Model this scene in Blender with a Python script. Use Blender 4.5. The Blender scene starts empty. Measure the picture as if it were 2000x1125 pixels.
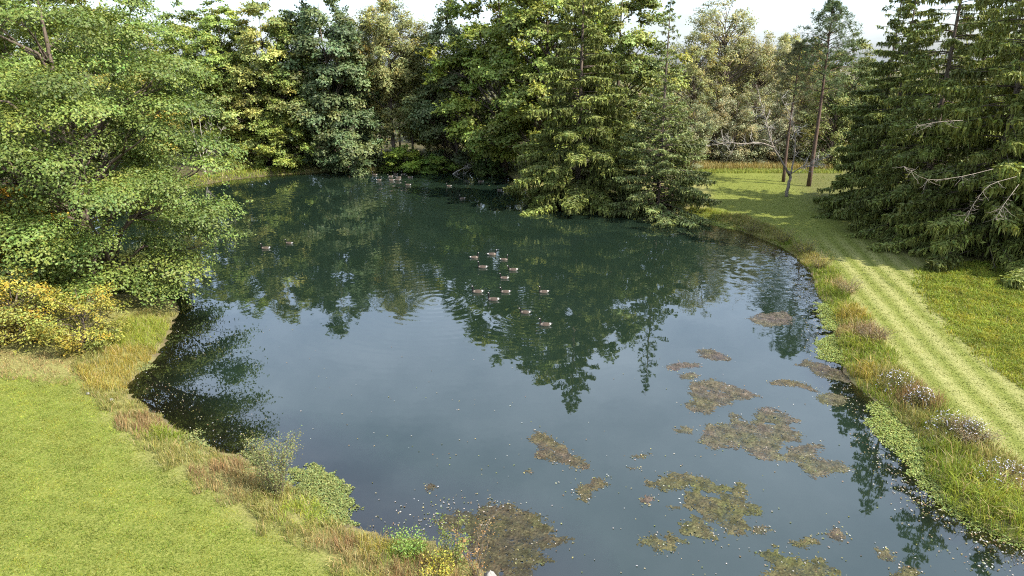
import bpy, math, random
import numpy as np
from mathutils import Vector

# ------------------------------------------------------------------ camera, sky, sun, exposure
SC = bpy.context.scene
COL = SC.collection
CAM_H, PITCH, FPX = 17.0, math.radians(18.0), 1351.0      # camera height (m), downward tilt, focal length for a 2000 px wide picture
cam_data = bpy.data.cameras.new('camera'); cam = bpy.data.objects.new('camera', cam_data); COL.objects.link(cam)
cam.location = (0, 0, CAM_H); cam.rotation_euler = (math.pi/2 - PITCH, 0, 0)
cam_data.sensor_width = 36; cam_data.lens = 36*FPX/2000; cam_data.clip_start = 0.1; cam_data.clip_end = 6000
SC.camera = cam
SUN_EL, SUN_AZ = math.radians(46), math.radians(117)       # azimuth clockwise from +Y (the view direction)
SUN_DIR = Vector((math.cos(SUN_EL)*math.sin(SUN_AZ), math.cos(SUN_EL)*math.cos(SUN_AZ), math.sin(SUN_EL)))
sun_data = bpy.data.lights.new('sun', 'SUN'); sun_data.energy = 5.0; sun_data.angle = math.radians(0.6); sun_data.color = (1.0, 0.95, 0.86)
sun = bpy.data.objects.new('sun', sun_data); COL.objects.link(sun)
sun.rotation_euler = SUN_DIR.to_track_quat('Z', 'Y').to_euler(); sun.location = (60, -60, 80)
SKY_STRENGTH = 0.14
W = bpy.data.worlds.new('World'); SC.world = W; W.use_nodes = True
def build_world():
    nt = W.node_tree; nt.nodes.clear(); N = nt.nodes.new; L = nt.links.new
    out = N('ShaderNodeOutputWorld'); bg = N('ShaderNodeBackground'); bg.inputs['Strength'].default_value = SKY_STRENGTH
    sky = N('ShaderNodeTexSky'); sky.sky_type = 'NISHITA'; sky.sun_disc = False
    sky.sun_elevation = SUN_EL; sky.sun_rotation = SUN_AZ; sky.air_density = 1.0; sky.dust_density = 3.0; sky.ozone_density = 2.0; sky.altitude = 200
    tc = N('ShaderNodeTexCoord'); sep = N('ShaderNodeSeparateXYZ'); L(tc.outputs['Generated'], sep.inputs[0])
    den = N('ShaderNodeMath'); den.operation = 'ADD'; den.inputs[1].default_value = 0.18; L(sep.outputs[2], den.inputs[0])
    dx = N('ShaderNodeMath'); dx.operation = 'DIVIDE'; L(sep.outputs[0], dx.inputs[0]); L(den.outputs[0], dx.inputs[1])
    dy = N('ShaderNodeMath'); dy.operation = 'DIVIDE'; L(sep.outputs[1], dy.inputs[0]); L(den.outputs[0], dy.inputs[1])
    cmb = N('ShaderNodeCombineXYZ'); L(dx.outputs[0], cmb.inputs[0]); L(dy.outputs[0], cmb.inputs[1])
    no = N('ShaderNodeTexNoise'); no.inputs['Scale'].default_value = 0.9; no.inputs['Detail'].default_value = 7; no.inputs['Roughness'].default_value = 0.6
    L(cmb.outputs[0], no.inputs['Vector'])
    mr = N('ShaderNodeMapRange'); mr.inputs['From Min'].default_value = 0.36; mr.inputs['From Max'].default_value = 0.68
    mr.inputs['To Min'].default_value = 0.25; mr.inputs['To Max'].default_value = 0.9; L(no.outputs['Fac'], mr.inputs['Value'])
    hz = N('ShaderNodeMapRange'); hz.inputs['From Min'].default_value = 0.0; hz.inputs['From Max'].default_value = 0.24; hz.inputs['To Min'].default_value = 0.25; hz.inputs['To Max'].default_value = 1.0; L(sep.outputs[2], hz.inputs['Value'])
    cf = N('ShaderNodeMath'); cf.operation = 'MULTIPLY'; L(mr.outputs[0], cf.inputs[0]); L(hz.outputs[0], cf.inputs[1])
    mix = N('ShaderNodeMix'); mix.data_type = 'RGBA'; L(cf.outputs[0], mix.inputs['Factor'])
    L(sky.outputs[0], mix.inputs['A']); mix.inputs['B'].default_value = (5.9, 6.9, 8.3, 1)
    L(mix.outputs['Result'], bg.inputs['Color']); L(bg.outputs[0], out.inputs[0])
build_world()
VS = SC.view_settings
VS.view_transform = 'Standard'; VS.look = 'None'; VS.gamma = 1.0; VS.exposure = 1.25; VS.use_curve_mapping = False
CY = SC.cycles
CY.max_bounces = 4; CY.diffuse_bounces = 2; CY.glossy_bounces = 2; CY.transmission_bounces = 2; CY.transparent_max_bounces = 4
CY.use_denoising = False; CY.filter_width = 1.1; CY.caustics_reflective = False; CY.caustics_refractive = False; CY.sample_clamp_indirect = 4

# ------------------------------------------------------------------ helpers
rng = np.random.default_rng(11)
def unproject(px, py, z=0.0):
    """the point at height z of the place that the photograph shows at (px, py)"""
    dx, dy = (px-1000)/FPX, (562.5-py)/FPX
    c, s = math.cos(PITCH), math.sin(PITCH)
    d = (dx, c + dy*s, -s + dy*c)
    t = (z-CAM_H)/d[2]
    return (d[0]*t, d[1]*t)
def at_depth(px, Y, z=0.6):
    """ground x for a thing Y metres ahead seen in picture column px"""
    return (px-1000)/FPX*(Y*math.cos(PITCH)+(CAM_H-z)*math.sin(PITCH))
def smooth(a, b, x):
    t = np.clip((x-a)/(b-a), 0, 1); return t*t*(3-2*t)
_nz = np.random.default_rng(5)
_NF = [(_nz.normal(size=2), _nz.uniform(0, 6.28)) for _ in range(48)]
def noise2(x, y, wl, octaves=3, seed=0):
    """cheap sum-of-sines noise, about -1..1, wavelength wl"""
    r = np.zeros_like(np.asarray(x, float)); a = 1.0; tot = 0
    k = seed*5
    for o in range(octaves):
        for j in range(4):
            d, p = _NF[(k+o*4+j) % 48]
            f = 2*math.pi/wl*(2**o)/1.1
            r += a*np.sin((x*d[0]+y*d[1])*f+p+seed*1.7)/2.2
        tot += a; a *= 0.55
    return r/tot
class MB:
    """collects vertices and faces (numpy) and links them as one mesh object"""
    def __init__(s): s.v = []; s.f = []; s.c = []; s.n = 0; s.m = []
    def add(s, v, faces, col=None, mat=0):
        v = np.asarray(v, float).reshape(-1, 3)
        for f in faces:
            f = np.asarray(f, int)
            if f.size: s.f.append(f+s.n); s.m.append(mat)
        s.v.append(v); s.n += len(v)
        if col is None: col = np.ones((len(v), 3))
        col = np.asarray(col, float)
        if col.ndim == 1: col = np.tile(col, (len(v), 1))
        s.c.append(col)
    def mesh(s, name, mats, smooth_shade=False, extra=None):
        me = bpy.data.meshes.new(name)
        v = np.concatenate(s.v); c = np.concatenate(s.c)
        me.vertices.add(len(v)); me.vertices.foreach_set('co', v.astype(np.float32).ravel())
        loops = np.concatenate([f.ravel() for f in s.f]); sizes = np.concatenate([np.full(f.shape[0], f.shape[1]) for f in s.f])
        me.loops.add(len(loops)); me.loops.foreach_set('vertex_index', loops.astype(np.int32))
        me.polygons.add(len(sizes)); st = np.concatenate([[0], np.cumsum(sizes)[:-1]])
        me.polygons.foreach_set('loop_start', st.astype(np.int32))
        if len(mats) > 1:
            mi = np.concatenate([np.full(f.shape[0], m) for f, m in zip(s.f, s.m)])
            me.polygons.foreach_set('material_index', mi.astype(np.int32))
        me.update(calc_edges=True)
        at = me.attributes.new('Col', 'FLOAT_COLOR', 'POINT')
        at.data.foreach_set('color', np.concatenate([c, np.ones((len(c), 1))], 1).astype(np.float32).ravel())
        for k, arr in (extra or {}).items():
            a = me.attributes.new(k, 'FLOAT', 'POINT'); a.data.foreach_set('value', np.asarray(arr, np.float32))
        me.polygons.foreach_set('use_smooth', np.full(len(sizes), smooth_shade))
        for m in mats: me.materials.append(m)
        me.validate()
        return me
    def build(s, name, mats, parent=None, **kw):
        if not isinstance(mats, (list, tuple)): mats = [mats]
        return link(name, s.mesh(name, mats, **kw), parent)
def link(name, me, parent=None, color=None):
    o = bpy.data.objects.new(name, me); COL.objects.link(o)
    if parent: o.parent = parent
    if color: o.color = (*color, 1)
    return o
def tag(o, label=None, cat=None, group=None, kind=None):
    if label: o['label'] = label
    if cat: o['category'] = cat
    if group: o['group'] = group
    if kind: o['kind'] = kind
    return o
def empty(name, loc=(0, 0, 0), rz=0.0, sc=1.0):
    o = bpy.data.objects.new(name, None); COL.objects.link(o); o.empty_display_size = 0.3
    o.location = loc; o.rotation_euler = (0, 0, rz); o.scale = (sc, sc, sc) if not isinstance(sc, tuple) else sc
    return o
def unit(a): return a/np.maximum(np.linalg.norm(a, axis=-1, keepdims=True), 1e-9)
def tube(mb, pts, rad, sides=5, col=(1, 1, 1)):
    pts = np.asarray(pts, float); rad = np.asarray(rad, float); n = len(pts)
    t = unit(np.gradient(pts, axis=0)); ref = np.where(np.abs(t[:, 2:3]) > 0.9, [[1, 0, 0]], [[0, 0, 1]])
    u = unit(np.cross(t, ref)); w = np.cross(t, u)
    a = np.arange(sides)*2*math.pi/sides
    v = pts[:, None]+rad[:, None, None]*(np.cos(a)[None, :, None]*u[:, None]+np.sin(a)[None, :, None]*w[:, None])
    i = np.arange(n-1)[:, None]*sides; j = np.arange(sides)[None]; k = (j+1) % sides
    f = np.stack([i+j, i+k, i+sides+k, i+sides+j], -1).reshape(-1, 4)
    mb.add(v.reshape(-1, 3), [f, np.array([list(range(sides))[::-1]])+0, np.array([list(range(sides))])+(n-1)*sides], col)
def leaves(mb, pos, nrm, length, width, col, axis=None, r=rng):
    """one rhombic leaf per row, slightly folded"""
    n = len(pos); nrm = unit(nrm)
    if axis is None: axis = r.normal(size=(n, 3))
    ax = unit(axis-nrm*np.sum(axis*nrm, 1, keepdims=True)); sd = np.cross(nrm, ax)
    L = np.broadcast_to(length, (n,))[:, None]; Wd = np.broadcast_to(width, (n,))[:, None]
    a = pos-ax*L*0.5; b = pos+ax*L*0.5-nrm*L*0.12
    m1 = pos+sd*Wd*0.5-ax*L*0.08; m2 = pos-sd*Wd*0.5-ax*L*0.08
    v = np.stack([a, m1, b, m2], 1).reshape(-1, 3)
    f = np.arange(n)[:, None]*4+np.array([[0, 1, 2, 3]])
    mb.add(v, [f], np.repeat(col, 4, 0))
def blades(mb, pos, h, w, bend, col, direc=None, r=rng, tipcol=None):
    n = len(pos); a = r.uniform(0, 6.283, n)
    if direc is None: d = np.stack([np.cos(a), np.sin(a), np.zeros(n)], 1)
    else: d = unit(direc+0.5*np.stack([np.cos(a), np.sin(a), np.zeros(n)], 1))
    b = r.uniform(0, 6.283, n); s = np.stack([np.cos(b), np.sin(b), np.zeros(n)], 1)
    h = np.broadcast_to(h, (n,))[:, None]; w = np.broadcast_to(w, (n,))[:, None]; bend = np.broadcast_to(bend, (n,))[:, None]
    up = np.array([[0, 0, 1.0]])
    mid = pos+up*h*0.55+d*h*bend*0.3; tip = pos+up*h*(1-0.45*np.minimum(bend, 1.2))+d*h*bend
    v = np.stack([pos-s*w/2, pos+s*w/2, mid-s*w*0.4, mid+s*w*0.4, tip], 1).reshape(-1, 3)
    i = np.arange(n)[:, None]*5
    tc = col if tipcol is None else tipcol
    c = np.stack([col, col, (col+tc)/2, (col+tc)/2, tc], 1).reshape(-1, 3)
    mb.add(v, [i+np.array([[0, 1, 3, 2]]), i+np.array([[2, 3, 4]])], c)
def vary(base, n, val=0.2, hue=0.12, r=rng):
    base = np.asarray(base, float)
    c = np.tile(base, (n, 1)) if base.ndim == 1 else base.copy()
    c = c*(1+r.normal(0, val, (n, 1)))
    c[:, 0] *= 1+r.normal(0, hue, n); c[:, 2] *= 1+r.normal(0, hue*0.6, n)
    return np.clip(c, 0.003, 2)

# ------------------------------------------------------------------ materials
def new_mat(name):
    m = bpy.data.materials.new(name); m.use_nodes = True; nt = m.node_tree; nt.nodes.clear()
    return m, nt, nt.nodes.new, nt.links.new
def foliage_mat(name, trans=0.35, rough=0.5, spec=0.35):
    m, nt, N, L = new_mat(name)
    out = N('ShaderNodeOutputMaterial'); at = N('ShaderNodeAttribute'); at.attribute_name = 'Col'
    oi = N('ShaderNodeObjectInfo'); mul = N('ShaderNodeMix'); mul.data_type = 'RGBA'; mul.blend_type = 'MULTIPLY'; mul.inputs['Factor'].default_value = 1
    L(at.outputs['Color'], mul.inputs['A']); L(oi.outputs['Color'], mul.inputs['B'])
    p = N('ShaderNodeBsdfPrincipled'); p.inputs['Roughness'].default_value = rough; p.inputs['Specular IOR Level'].default_value = spec
    L(mul.outputs['Result'], p.inputs['Base Color'])
    tr = N('ShaderNodeBsdfTranslucent'); tm = N('ShaderNodeMix'); tm.data_type = 'RGBA'; tm.blend_type = 'MULTIPLY'; tm.inputs['Factor'].default_value = 1
    L(mul.outputs['Result'], tm.inputs['A']); tm.inputs['B'].default_value = (1.25, 1.2, 0.6, 1); L(tm.outputs['Result'], tr.inputs['Color'])
    ms = N('ShaderNodeMixShader'); ms.inputs[0].default_value = trans
    L(p.outputs[0], ms.inputs[1]); L(tr.outputs[0], ms.inputs[2]); L(ms.outputs[0], out.inputs[0])
    return m
def rough_mat(name, base, rough=0.85, scale=6, spread=0.35, stretch=(1, 1, 1), use_attr=False, bump=0.3, spec=0.2):
    m, nt, N, L = new_mat(name)
    out = N('ShaderNodeOutputMaterial'); p = N('ShaderNodeBsdfPrincipled'); p.inputs['Roughness'].default_value = rough; p.inputs['Specular IOR Level'].default_value = spec
    tc = N('ShaderNodeTexCoord'); mp = N('ShaderNodeMapping'); mp.inputs['Scale'].default_value = stretch; L(tc.outputs['Object'], mp.inputs[0])
    no = N('ShaderNodeTexNoise'); no.inputs['Scale'].default_value = scale; no.inputs['Detail'].default_value = 6; L(mp.outputs[0], no.inputs['Vector'])
    mr = N('ShaderNodeMapRange'); mr.inputs['From Min'].default_value = 0.25; mr.inputs['From Max'].default_value = 0.75
    mr.inputs['To Min'].default_value = 1-spread; mr.inputs['To Max'].default_value = 1+spread; L(no.outputs['Fac'], mr.inputs['Value'])
    mx = N('ShaderNodeMix'); mx.data_type = 'RGBA'; mx.blend_type = 'MULTIPLY'; mx.inputs['Factor'].default_value = 1; mx.inputs['A'].default_value = (*base, 1)
    if use_attr:
        at = N('ShaderNodeAttribute'); at.attribute_name = 'Col'; L(at.outputs['Color'], mx.inputs['A'])
    L(mr.outputs[0], mx.inputs['B']); L(mx.outputs['Result'], p.inputs['Base Color'])
    bp = N('ShaderNodeBump'); bp.inputs['Strength'].default_value = bump; bp.inputs['Distance'].default_value = 0.03; L(no.outputs['Fac'], bp.inputs['Height']); L(bp.outputs[0], p.inputs['Normal'])
    L(p.outputs[0], out.inputs[0]); return m
M_LEAF = foliage_mat('leaf_foliage', 0.3, 0.48, 0.28)
M_NEEDLE = foliage_mat('needle_foliage', 0.2, 0.6, 0.25)
M_GRASS = foliage_mat('grass_blades', 0.3, 0.6, 0.2)
M_BARK = rough_mat('grey_brown_bark', (0.11, 0.085, 0.065), scale=4, stretch=(3, 3, 0.6), spread=0.5)
M_PINEBARK = rough_mat('red_pine_bark', (0.095, 0.062, 0.046), scale=4, stretch=(3, 3, 0.8), spread=0.5)
M_DEAD = rough_mat('bleached_dead_wood', (0.31, 0.28, 0.24), scale=5, stretch=(2, 2, 1), spread=0.35)
M_GREYWOOD = rough_mat('weathered_grey_bark', (0.19, 0.16, 0.13), scale=3, stretch=(2, 2, 1), spread=0.6)
M_STONE = rough_mat('pale_stone', (0.2, 0.19, 0.175), scale=7, spread=0.3)
M_GOOSE = rough_mat('goose_plumage', (1, 1, 1), scale=30, spread=0.15, use_attr=True, bump=0.1)
M_MAT = rough_mat('algae_mat', (1, 1, 1), scale=9, spread=0.45, use_attr=True, rough=0.75, bump=0.8, spec=0.12)
def soften_mat(m):
    nt = m.node_tree; N = nt.nodes.new; L = nt.links.new; out = [n for n in nt.nodes if n.type == 'OUTPUT_MATERIAL'][0]; p = [n for n in nt.nodes if n.type == 'BSDF_PRINCIPLED'][0]
    tc = N('ShaderNodeTexCoord'); a = N('ShaderNodeTexNoise'); a.inputs['Scale'].default_value = 1.3; a.inputs['Detail'].default_value = 8; a.inputs['Roughness'].default_value = 0.75; L(tc.outputs['Object'], a.inputs['Vector'])
    mr = N('ShaderNodeMapRange'); mr.inputs['From Min'].default_value = 0.40; mr.inputs['From Max'].default_value = 0.66; mr.inputs['To Min'].default_value = 0.02; mr.inputs['To Max'].default_value = 0.6; L(a.outputs['Fac'], mr.inputs['Value'])
    tr = N('ShaderNodeBsdfTransparent'); ms = N('ShaderNodeMixShader'); L(mr.outputs[0], ms.inputs[0]); L(p.outputs[0], ms.inputs[1]); L(tr.outputs[0], ms.inputs[2]); L(ms.outputs[0], out.inputs[0])
soften_mat(M_MAT)
M_PETAL = foliage_mat('petals', 0.25, 0.6, 0.1)

# ------------------------------------------------------------------ pond outline (picture columns and rows on the water, turned into metres)
shore_px = [(960,1125),(905,1085),(840,1062),(760,1052),(690,1036),(610,975),(520,915),(440,888),(370,858),(310,812),(248,768),(262,736),(298,700),(328,655),(346,612),(335,585),
            (270,577),(190,572),(90,578),(-60,580),(-260,575),(-420,545),(-380,500),(-150,455),(60,425),(250,392),(390,362),(470,349),(560,341),(640,336),(720,336),(800,335),
            (860,335),(925,333),(985,340),(1018,362),(1035,388),(1075,400),(1120,407),(1250,414),(1330,422),(1420,442),(1500,472),(1550,498),(1588,535),(1598,575),(1628,615),(1636,660),
            (1648,715),(1680,760),(1750,812),(1800,868),(1812,925),(1858,985),(1925,1032),(2015,1070)]
shore = [unproject(*p) for p in shore_px]+[(24.5,19.5),(26,14),(20,8),(9,6),(3.5,9),(1.2,15)]
def catmull(P, k=5):
    P = np.array(P); n = len(P); out = []
    for i in range(n):
        p0, p1, p2, p3 = P[i-1], P[i], P[(i+1) % n], P[(i+2) % n]
        for j in range(k):
            t = j/k; out.append(0.5*((2*p1)+(-p0+p2)*t+(2*p0-5*p1+4*p2-p3)*t*t+(-p0+3*p1-3*p2+p3)*t**3))
    return np.array(out)
POND = catmull(shore, 5)
POND = POND+np.stack([noise2(POND[:, 0], POND[:, 1], 3.0, 2, 1), noise2(POND[:, 0], POND[:, 1], 3.0, 2, 2)], 1)*0.18
def sdist(x, y, poly=POND):
    """signed distance to a polygon: negative inside"""
    x = np.asarray(x, float).ravel(); y = np.asarray(y, float).ravel(); out = np.empty(len(x)); A = poly; B = np.roll(poly, -1, 0)
    for s in range(0, len(x), 20000):
        X = x[s:s+20000, None]; Y = y[s:s+20000, None]
        ex, ey = B[:, 0]-A[:, 0], B[:, 1]-A[:, 1]; wx, wy = X-A[:, 0], Y-A[:, 1]
        t = np.clip((wx*ex+wy*ey)/(ex*ex+ey*ey+1e-12), 0, 1)
        d = np.sqrt(((wx-ex*t)**2+(wy-ey*t)**2).min(1))
        c = ((A[:, 1] > Y) != (B[:, 1] > Y)) & (X < ex*(Y-A[:, 1])/(ey+1e-12)+A[:, 0])
        out[s:s+20000] = np.where(c.sum(1) % 2 == 1, -d, d)
    return out
_gx = np.arange(-76, 62, .4); _gy = np.arange(2, 136, .4)
_GX, _GY = np.meshgrid(_gx, _gy); _SD = sdist(_GX, _GY).reshape(_GX.shape)
_sdist_exact = sdist
def sdist(x, y, poly=None):
    if poly is not None: return _sdist_exact(x, y, poly)
    x = np.asarray(x, float).ravel(); y = np.asarray(y, float).ravel()
    fx = (x-_gx[0])/.4; fy = (y-_gy[0])/.4; ox = np.maximum(np.maximum(-fx, fx-len(_gx)+1.001), 0)*.4; oy = np.maximum(np.maximum(-fy, fy-len(_gy)+1.001), 0)*.4
    fx = np.clip(fx, 0, len(_gx)-1.001); fy = np.clip(fy, 0, len(_gy)-1.001); i = fx.astype(int); j = fy.astype(int); a = fx-i; b = fy-j
    return (_SD[j, i]*(1-a)+_SD[j, i+1]*a)*(1-b)+(_SD[j+1, i]*(1-a)+_SD[j+1, i+1]*a)*b+np.hypot(ox, oy)
def ground_h(x, y, sd=None):
    x = np.asarray(x, float); y = np.asarray(y, float)
    if sd is None: sd = sdist(x, y).reshape(x.shape)
    bank = 0.04+0.5*smooth(0, 2.2, sd)+0.25*smooth(2, 14, sd)+0.06*noise2(x, y, 5, 2, 3)*smooth(0.5, 3, sd)
    bank = bank+smooth(40, 260, sd)*3.0*(0.6+0.4*noise2(x, y, 160, 2, 4))
    shallow = smooth(16, 34, y)*0+np.where((x < 4) & (y < 46), 1.0, 0.0)
    slope = np.where(shallow > 0, 7.5, 4.0)
    bed = -0.03-1.5*smooth(0, 1, -sd/slope)+0.03*noise2(x, y, 1.5, 3, 6)
    return np.where(sd > 0, bank, np.minimum(bed, -0.01))
def gz(x, y): return float(ground_h(np.array([x]), np.array([y]))[0])

# ------------------------------------------------------------------ ground
def poly_px(pts, z=0.6): return np.array([unproject(a, b, z) for a, b in pts])
STRIP = poly_px([(1395,412),(1500,446),(1580,486),(1625,530),(1668,600),(1712,660),(1760,720),(1830,790),(1905,850),(2010,920),(2200,1010),(2500,1000),(2010,772),(1925,705),(1850,640),(1795,575),(1900,540),(1900,480),(1800,430),(1700,370),(1640,322),(1375,318)])
LAWN_NEAR = poly_px([(-700,735),(0,735),(135,738),(190,790),(250,870),(370,950),(510,1030),(620,1090),(700,1150),(800,1260),(-700,1500)])
def axis_coords(dense, lo, hi, step):
    a = list(np.arange(dense[0], dense[1]+1e-6, step)); s = step; x = dense[1]
    while x < hi: s *= 1.35; x += s; a.append(x)
    s = step; x = dense[0]; pre = []
    while x > lo: s *= 1.35; x -= s; pre.append(x)
    return np.array(pre[::-1]+a)
def build_ground():
    xs = axis_coords((-62, 52), -2600, 2600, 0.55); ys = axis_coords((6, 128), -900, 3600, 0.55)
    X, Y = np.meshgrid(xs, ys); sd = sdist(X, Y).reshape(X.shape); Z = ground_h(X, Y, sd)
    nx, ny = len(xs), len(ys); i = np.arange(ny-1)[:, None]*nx+np.arange(nx-1)[None]
    f = np.stack([i, i+1, i+nx+1, i+nx], -1).reshape(-1, 4)
    strip = smooth(-1.2, 0.8, -sdist(X, Y, STRIP)); strip_mask = strip*smooth(72, 58, Y.ravel()); lawn = smooth(-1.3, 0.9, -sdist(X, Y, LAWN_NEAR)+.5*noise2(X.ravel(), Y.ravel(), 3, 2, 5))
    lawn = np.maximum(strip, lawn)
    xf, yf = X.ravel(), Y.ravel()
    forest = smooth(113, 120, yf)*(1-smooth(14, 22, xf)*(1-smooth(112, 122, yf)))
    forest = np.maximum(forest, .6*smooth(0, 6, xf-(29+0.16*(yf-50)))*smooth(52, 60, yf))
    forest = np.maximum(forest, smooth(-30, -40, xf)*smooth(62, 70, yf))
    forest = np.maximum(forest, smooth(0, 3, -np.hypot((xf-11)/1.6, yf-87)+9))
    mb = MB(); mb.add(np.stack([X, Y, Z], -1).reshape(-1, 3), [f])
    m, nt, N, L = new_mat('ground')
    out = N('ShaderNodeOutputMaterial'); p = N('ShaderNodeBsdfPrincipled'); p.inputs['Roughness'].default_value = 0.9; p.inputs['Specular IOR Level'].default_value = 0.15
    tc = N('ShaderNodeTexCoord')
    def noise(scale, detail=5, rough=0.6):
        n = N('ShaderNodeTexNoise'); n.inputs['Scale'].default_value = scale; n.inputs['Detail'].default_value = detail; n.inputs['Roughness'].default_value = rough; L(tc.outputs['Object'], n.inputs['Vector']); return n
    def ramp(src, stops):
        r = N('ShaderNodeValToRGB'); e = r.color_ramp.elements
        while len(e) < len(stops): e.new(0.5)
        for k, (pos, c) in enumerate(stops): e[k].position = pos; e[k].color = (*c, 1)
        L(src, r.inputs[0]); return r.outputs[0]
    def mixc(f, a, b):
        x = N('ShaderNodeMix'); x.data_type = 'RGBA'
        if isinstance(f, float): x.inputs['Factor'].default_value = f
        else: L(f, x.inputs['Factor'])
        L(a, x.inputs['A']); L(b, x.inputs['B']); return x.outputs['Result']
    def attr(nm):
        a = N('ShaderNodeAttribute'); a.attribute_name = nm; return a.outputs['Fac']
    fine = noise(9, 8, 0.72); mid = noise(0.8, 5); big = noise(0.16, 3)
    c_lawn = mixc(mid.outputs['Fac'], ramp(fine.outputs['Fac'], [(0.32, (0.045, 0.068, 0.009)), (0.5, (0.105, 0.125, 0.021)), (0.68, (0.185, 0.195, 0.05))]),
                  ramp(fine.outputs['Fac'], [(0.32, (0.055, 0.075, 0.011)), (0.52, (0.135, 0.145, 0.026)), (0.68, (0.215, 0.21, 0.06))]))
    # mowing stripes with the tractor's direction, a real difference of cut and dry clippings
    mp = N('ShaderNodeMapping'); _a, _b = unproject(1690, 560), unproject(1940, 850); mp.inputs['Rotation'].default_value = (0, 0, math.pi/2-math.atan2(_a[1]-_b[1], _a[0]-_b[0])); L(tc.outputs['Object'], mp.inputs[0])
    wv = N('ShaderNodeTexWave'); wv.inputs['Scale'].default_value = 0.21; wv.inputs['Distortion'].default_value = 0.6; wv.inputs['Detail'].default_value = 3; wv.inputs['Detail Scale'].default_value = 1.2; L(mp.outputs[0], wv.inputs['Vector'])
    wr = N('ShaderNodeMapRange'); wr.inputs['To Min'].default_value = 0.0; wr.inputs['To Max'].default_value = 0.95; L(wv.outputs['Fac'], wr.inputs['Value'])
    dry = ramp(fine.outputs['Fac'], [(0.3, (0.13, 0.13, 0.04)), (0.5, (0.21, 0.205, 0.07)), (0.72, (0.28, 0.265, 0.11))])
    strp = N('ShaderNodeMath'); strp.operation = 'MULTIPLY'; L(wr.outputs[0], strp.inputs[0]); L(attr('strip'), strp.inputs[1])
    c_lawn = mixc(strp.outputs[0], c_lawn, dry)
    c_rough = mixc(big.outputs['Fac'], ramp(fine.outputs['Fac'], [(0.3, (0.07, 0.085, 0.02)), (0.55, (0.16, 0.17, 0.045)), (0.75, (0.27, 0.24, 0.09))]),
                   ramp(fine.outputs['Fac'], [(0.3, (0.10, 0.08, 0.03)), (0.55, (0.2, 0.17, 0.065)), (0.75, (0.30, 0.25, 0.12))]))
    c_forest = ramp(fine.outputs['Fac'], [(0.3, (0.03, 0.03, 0.014)), (0.55, (0.075, 0.066, 0.03)), (0.75, (0.13, 0.10, 0.05))])
    c_bed = ramp(noise(2.2, 6).outputs['Fac'], [(0.3, (0.055, 0.042, 0.024)), (0.6, (0.115, 0.088, 0.05)), (0.8, (0.17, 0.14, 0.09))])
    c = mixc(attr('lawn'), c_rough, c_lawn); c = mixc(attr('forest'), c, c_forest); c = mixc(attr('bed'), c, c_bed)
    L(c, p.inputs['Base Color'])
    bp = N('ShaderNodeBump'); bp.inputs['Strength'].default_value = 0.7; bp.inputs['Distance'].default_value = 0.06; L(fine.outputs['Fac'], bp.inputs['Height']); L(bp.outputs[0], p.inputs['Normal'])
    L(p.outputs[0], out.inputs[0])
    o = mb.build('ground', m, smooth_shade=True, extra={'lawn': lawn, 'forest': forest, 'strip': strip_mask, 'bed': smooth(0.35, 0.0, sd.ravel())})
    tag(o, 'rolling grassy ground around the pond', 'ground', kind='structure')
build_ground()

# ------------------------------------------------------------------ water
GEESE = [ # column, row, heading (degrees, 180 = towards the left), label
 (926,502,5,'goose with raised neck heading right, upper left of the central flock'),
 (960.5,496,8,'goose heading right, farthest back in the central flock'),
 (984,506,0,'goose heading right, right behind the rearmost goose of the central flock'),
 (942.6,521,178,'goose heading left just below the two right-facing geese of the central flock'),
 (1002,526,182,'goose heading left at the upper right of the central flock'),
 (985,542,180,'goose alone in the middle of the central flock, heading left'),
 (933,569,186,'leftmost goose of the central flock, heading left'),
 (987,569,184,'goose in the middle of the row of three heading left'),
 (1062,569,188,'rightmost goose of the row of three, apart from the others'),
 (964,584,176,'dark backed goose just below the row of three'),
 (1026,609,178,'second nearest goose to the camera, heading left'),
 (1065,633,182,'nearest and largest goose on the pond, heading left'),
 (519,484,190,'left goose of the pair near the big maple'),
 (565,474,176,'right goose of the pair near the big maple'),
 (732,341,170,'leftmost goose of the far flock, close to the far bank'),
 (740,351,10,'goose at the lower left of the far flock'),
 (763,344,200,'goose in the far flock on the pale streak of water'),
 (765,351.5,185,'goose below the pale streak in the far flock'),
 (772.5,340,175,'goose at the back of the far flock near the bank'),
 (779,346,15,'right one of two geese side by side in the far flock'),
 (777,350.5,180,'goose just in front of the two side by side in the far flock'),
 (788,339.5,165,'hindmost goose at the right of the far flock'),
 (801,346,190,'rightmost goose of the far flock'),
 (797,360.5,180,'goose nearest the camera in the far flock'),
 (877,362.5,180,'lone goose in front of the fallen branch'),
 (939,354,180,'goose in the dark shade beside the far maple'),
 (903,387,205,'lone goose between the central flock and the far bank'),
 (976,371,150,'left one of two geese near the tip of the spruce'),
 (987,374.5,30,'right one of two geese near the tip of the spruce')]
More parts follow.
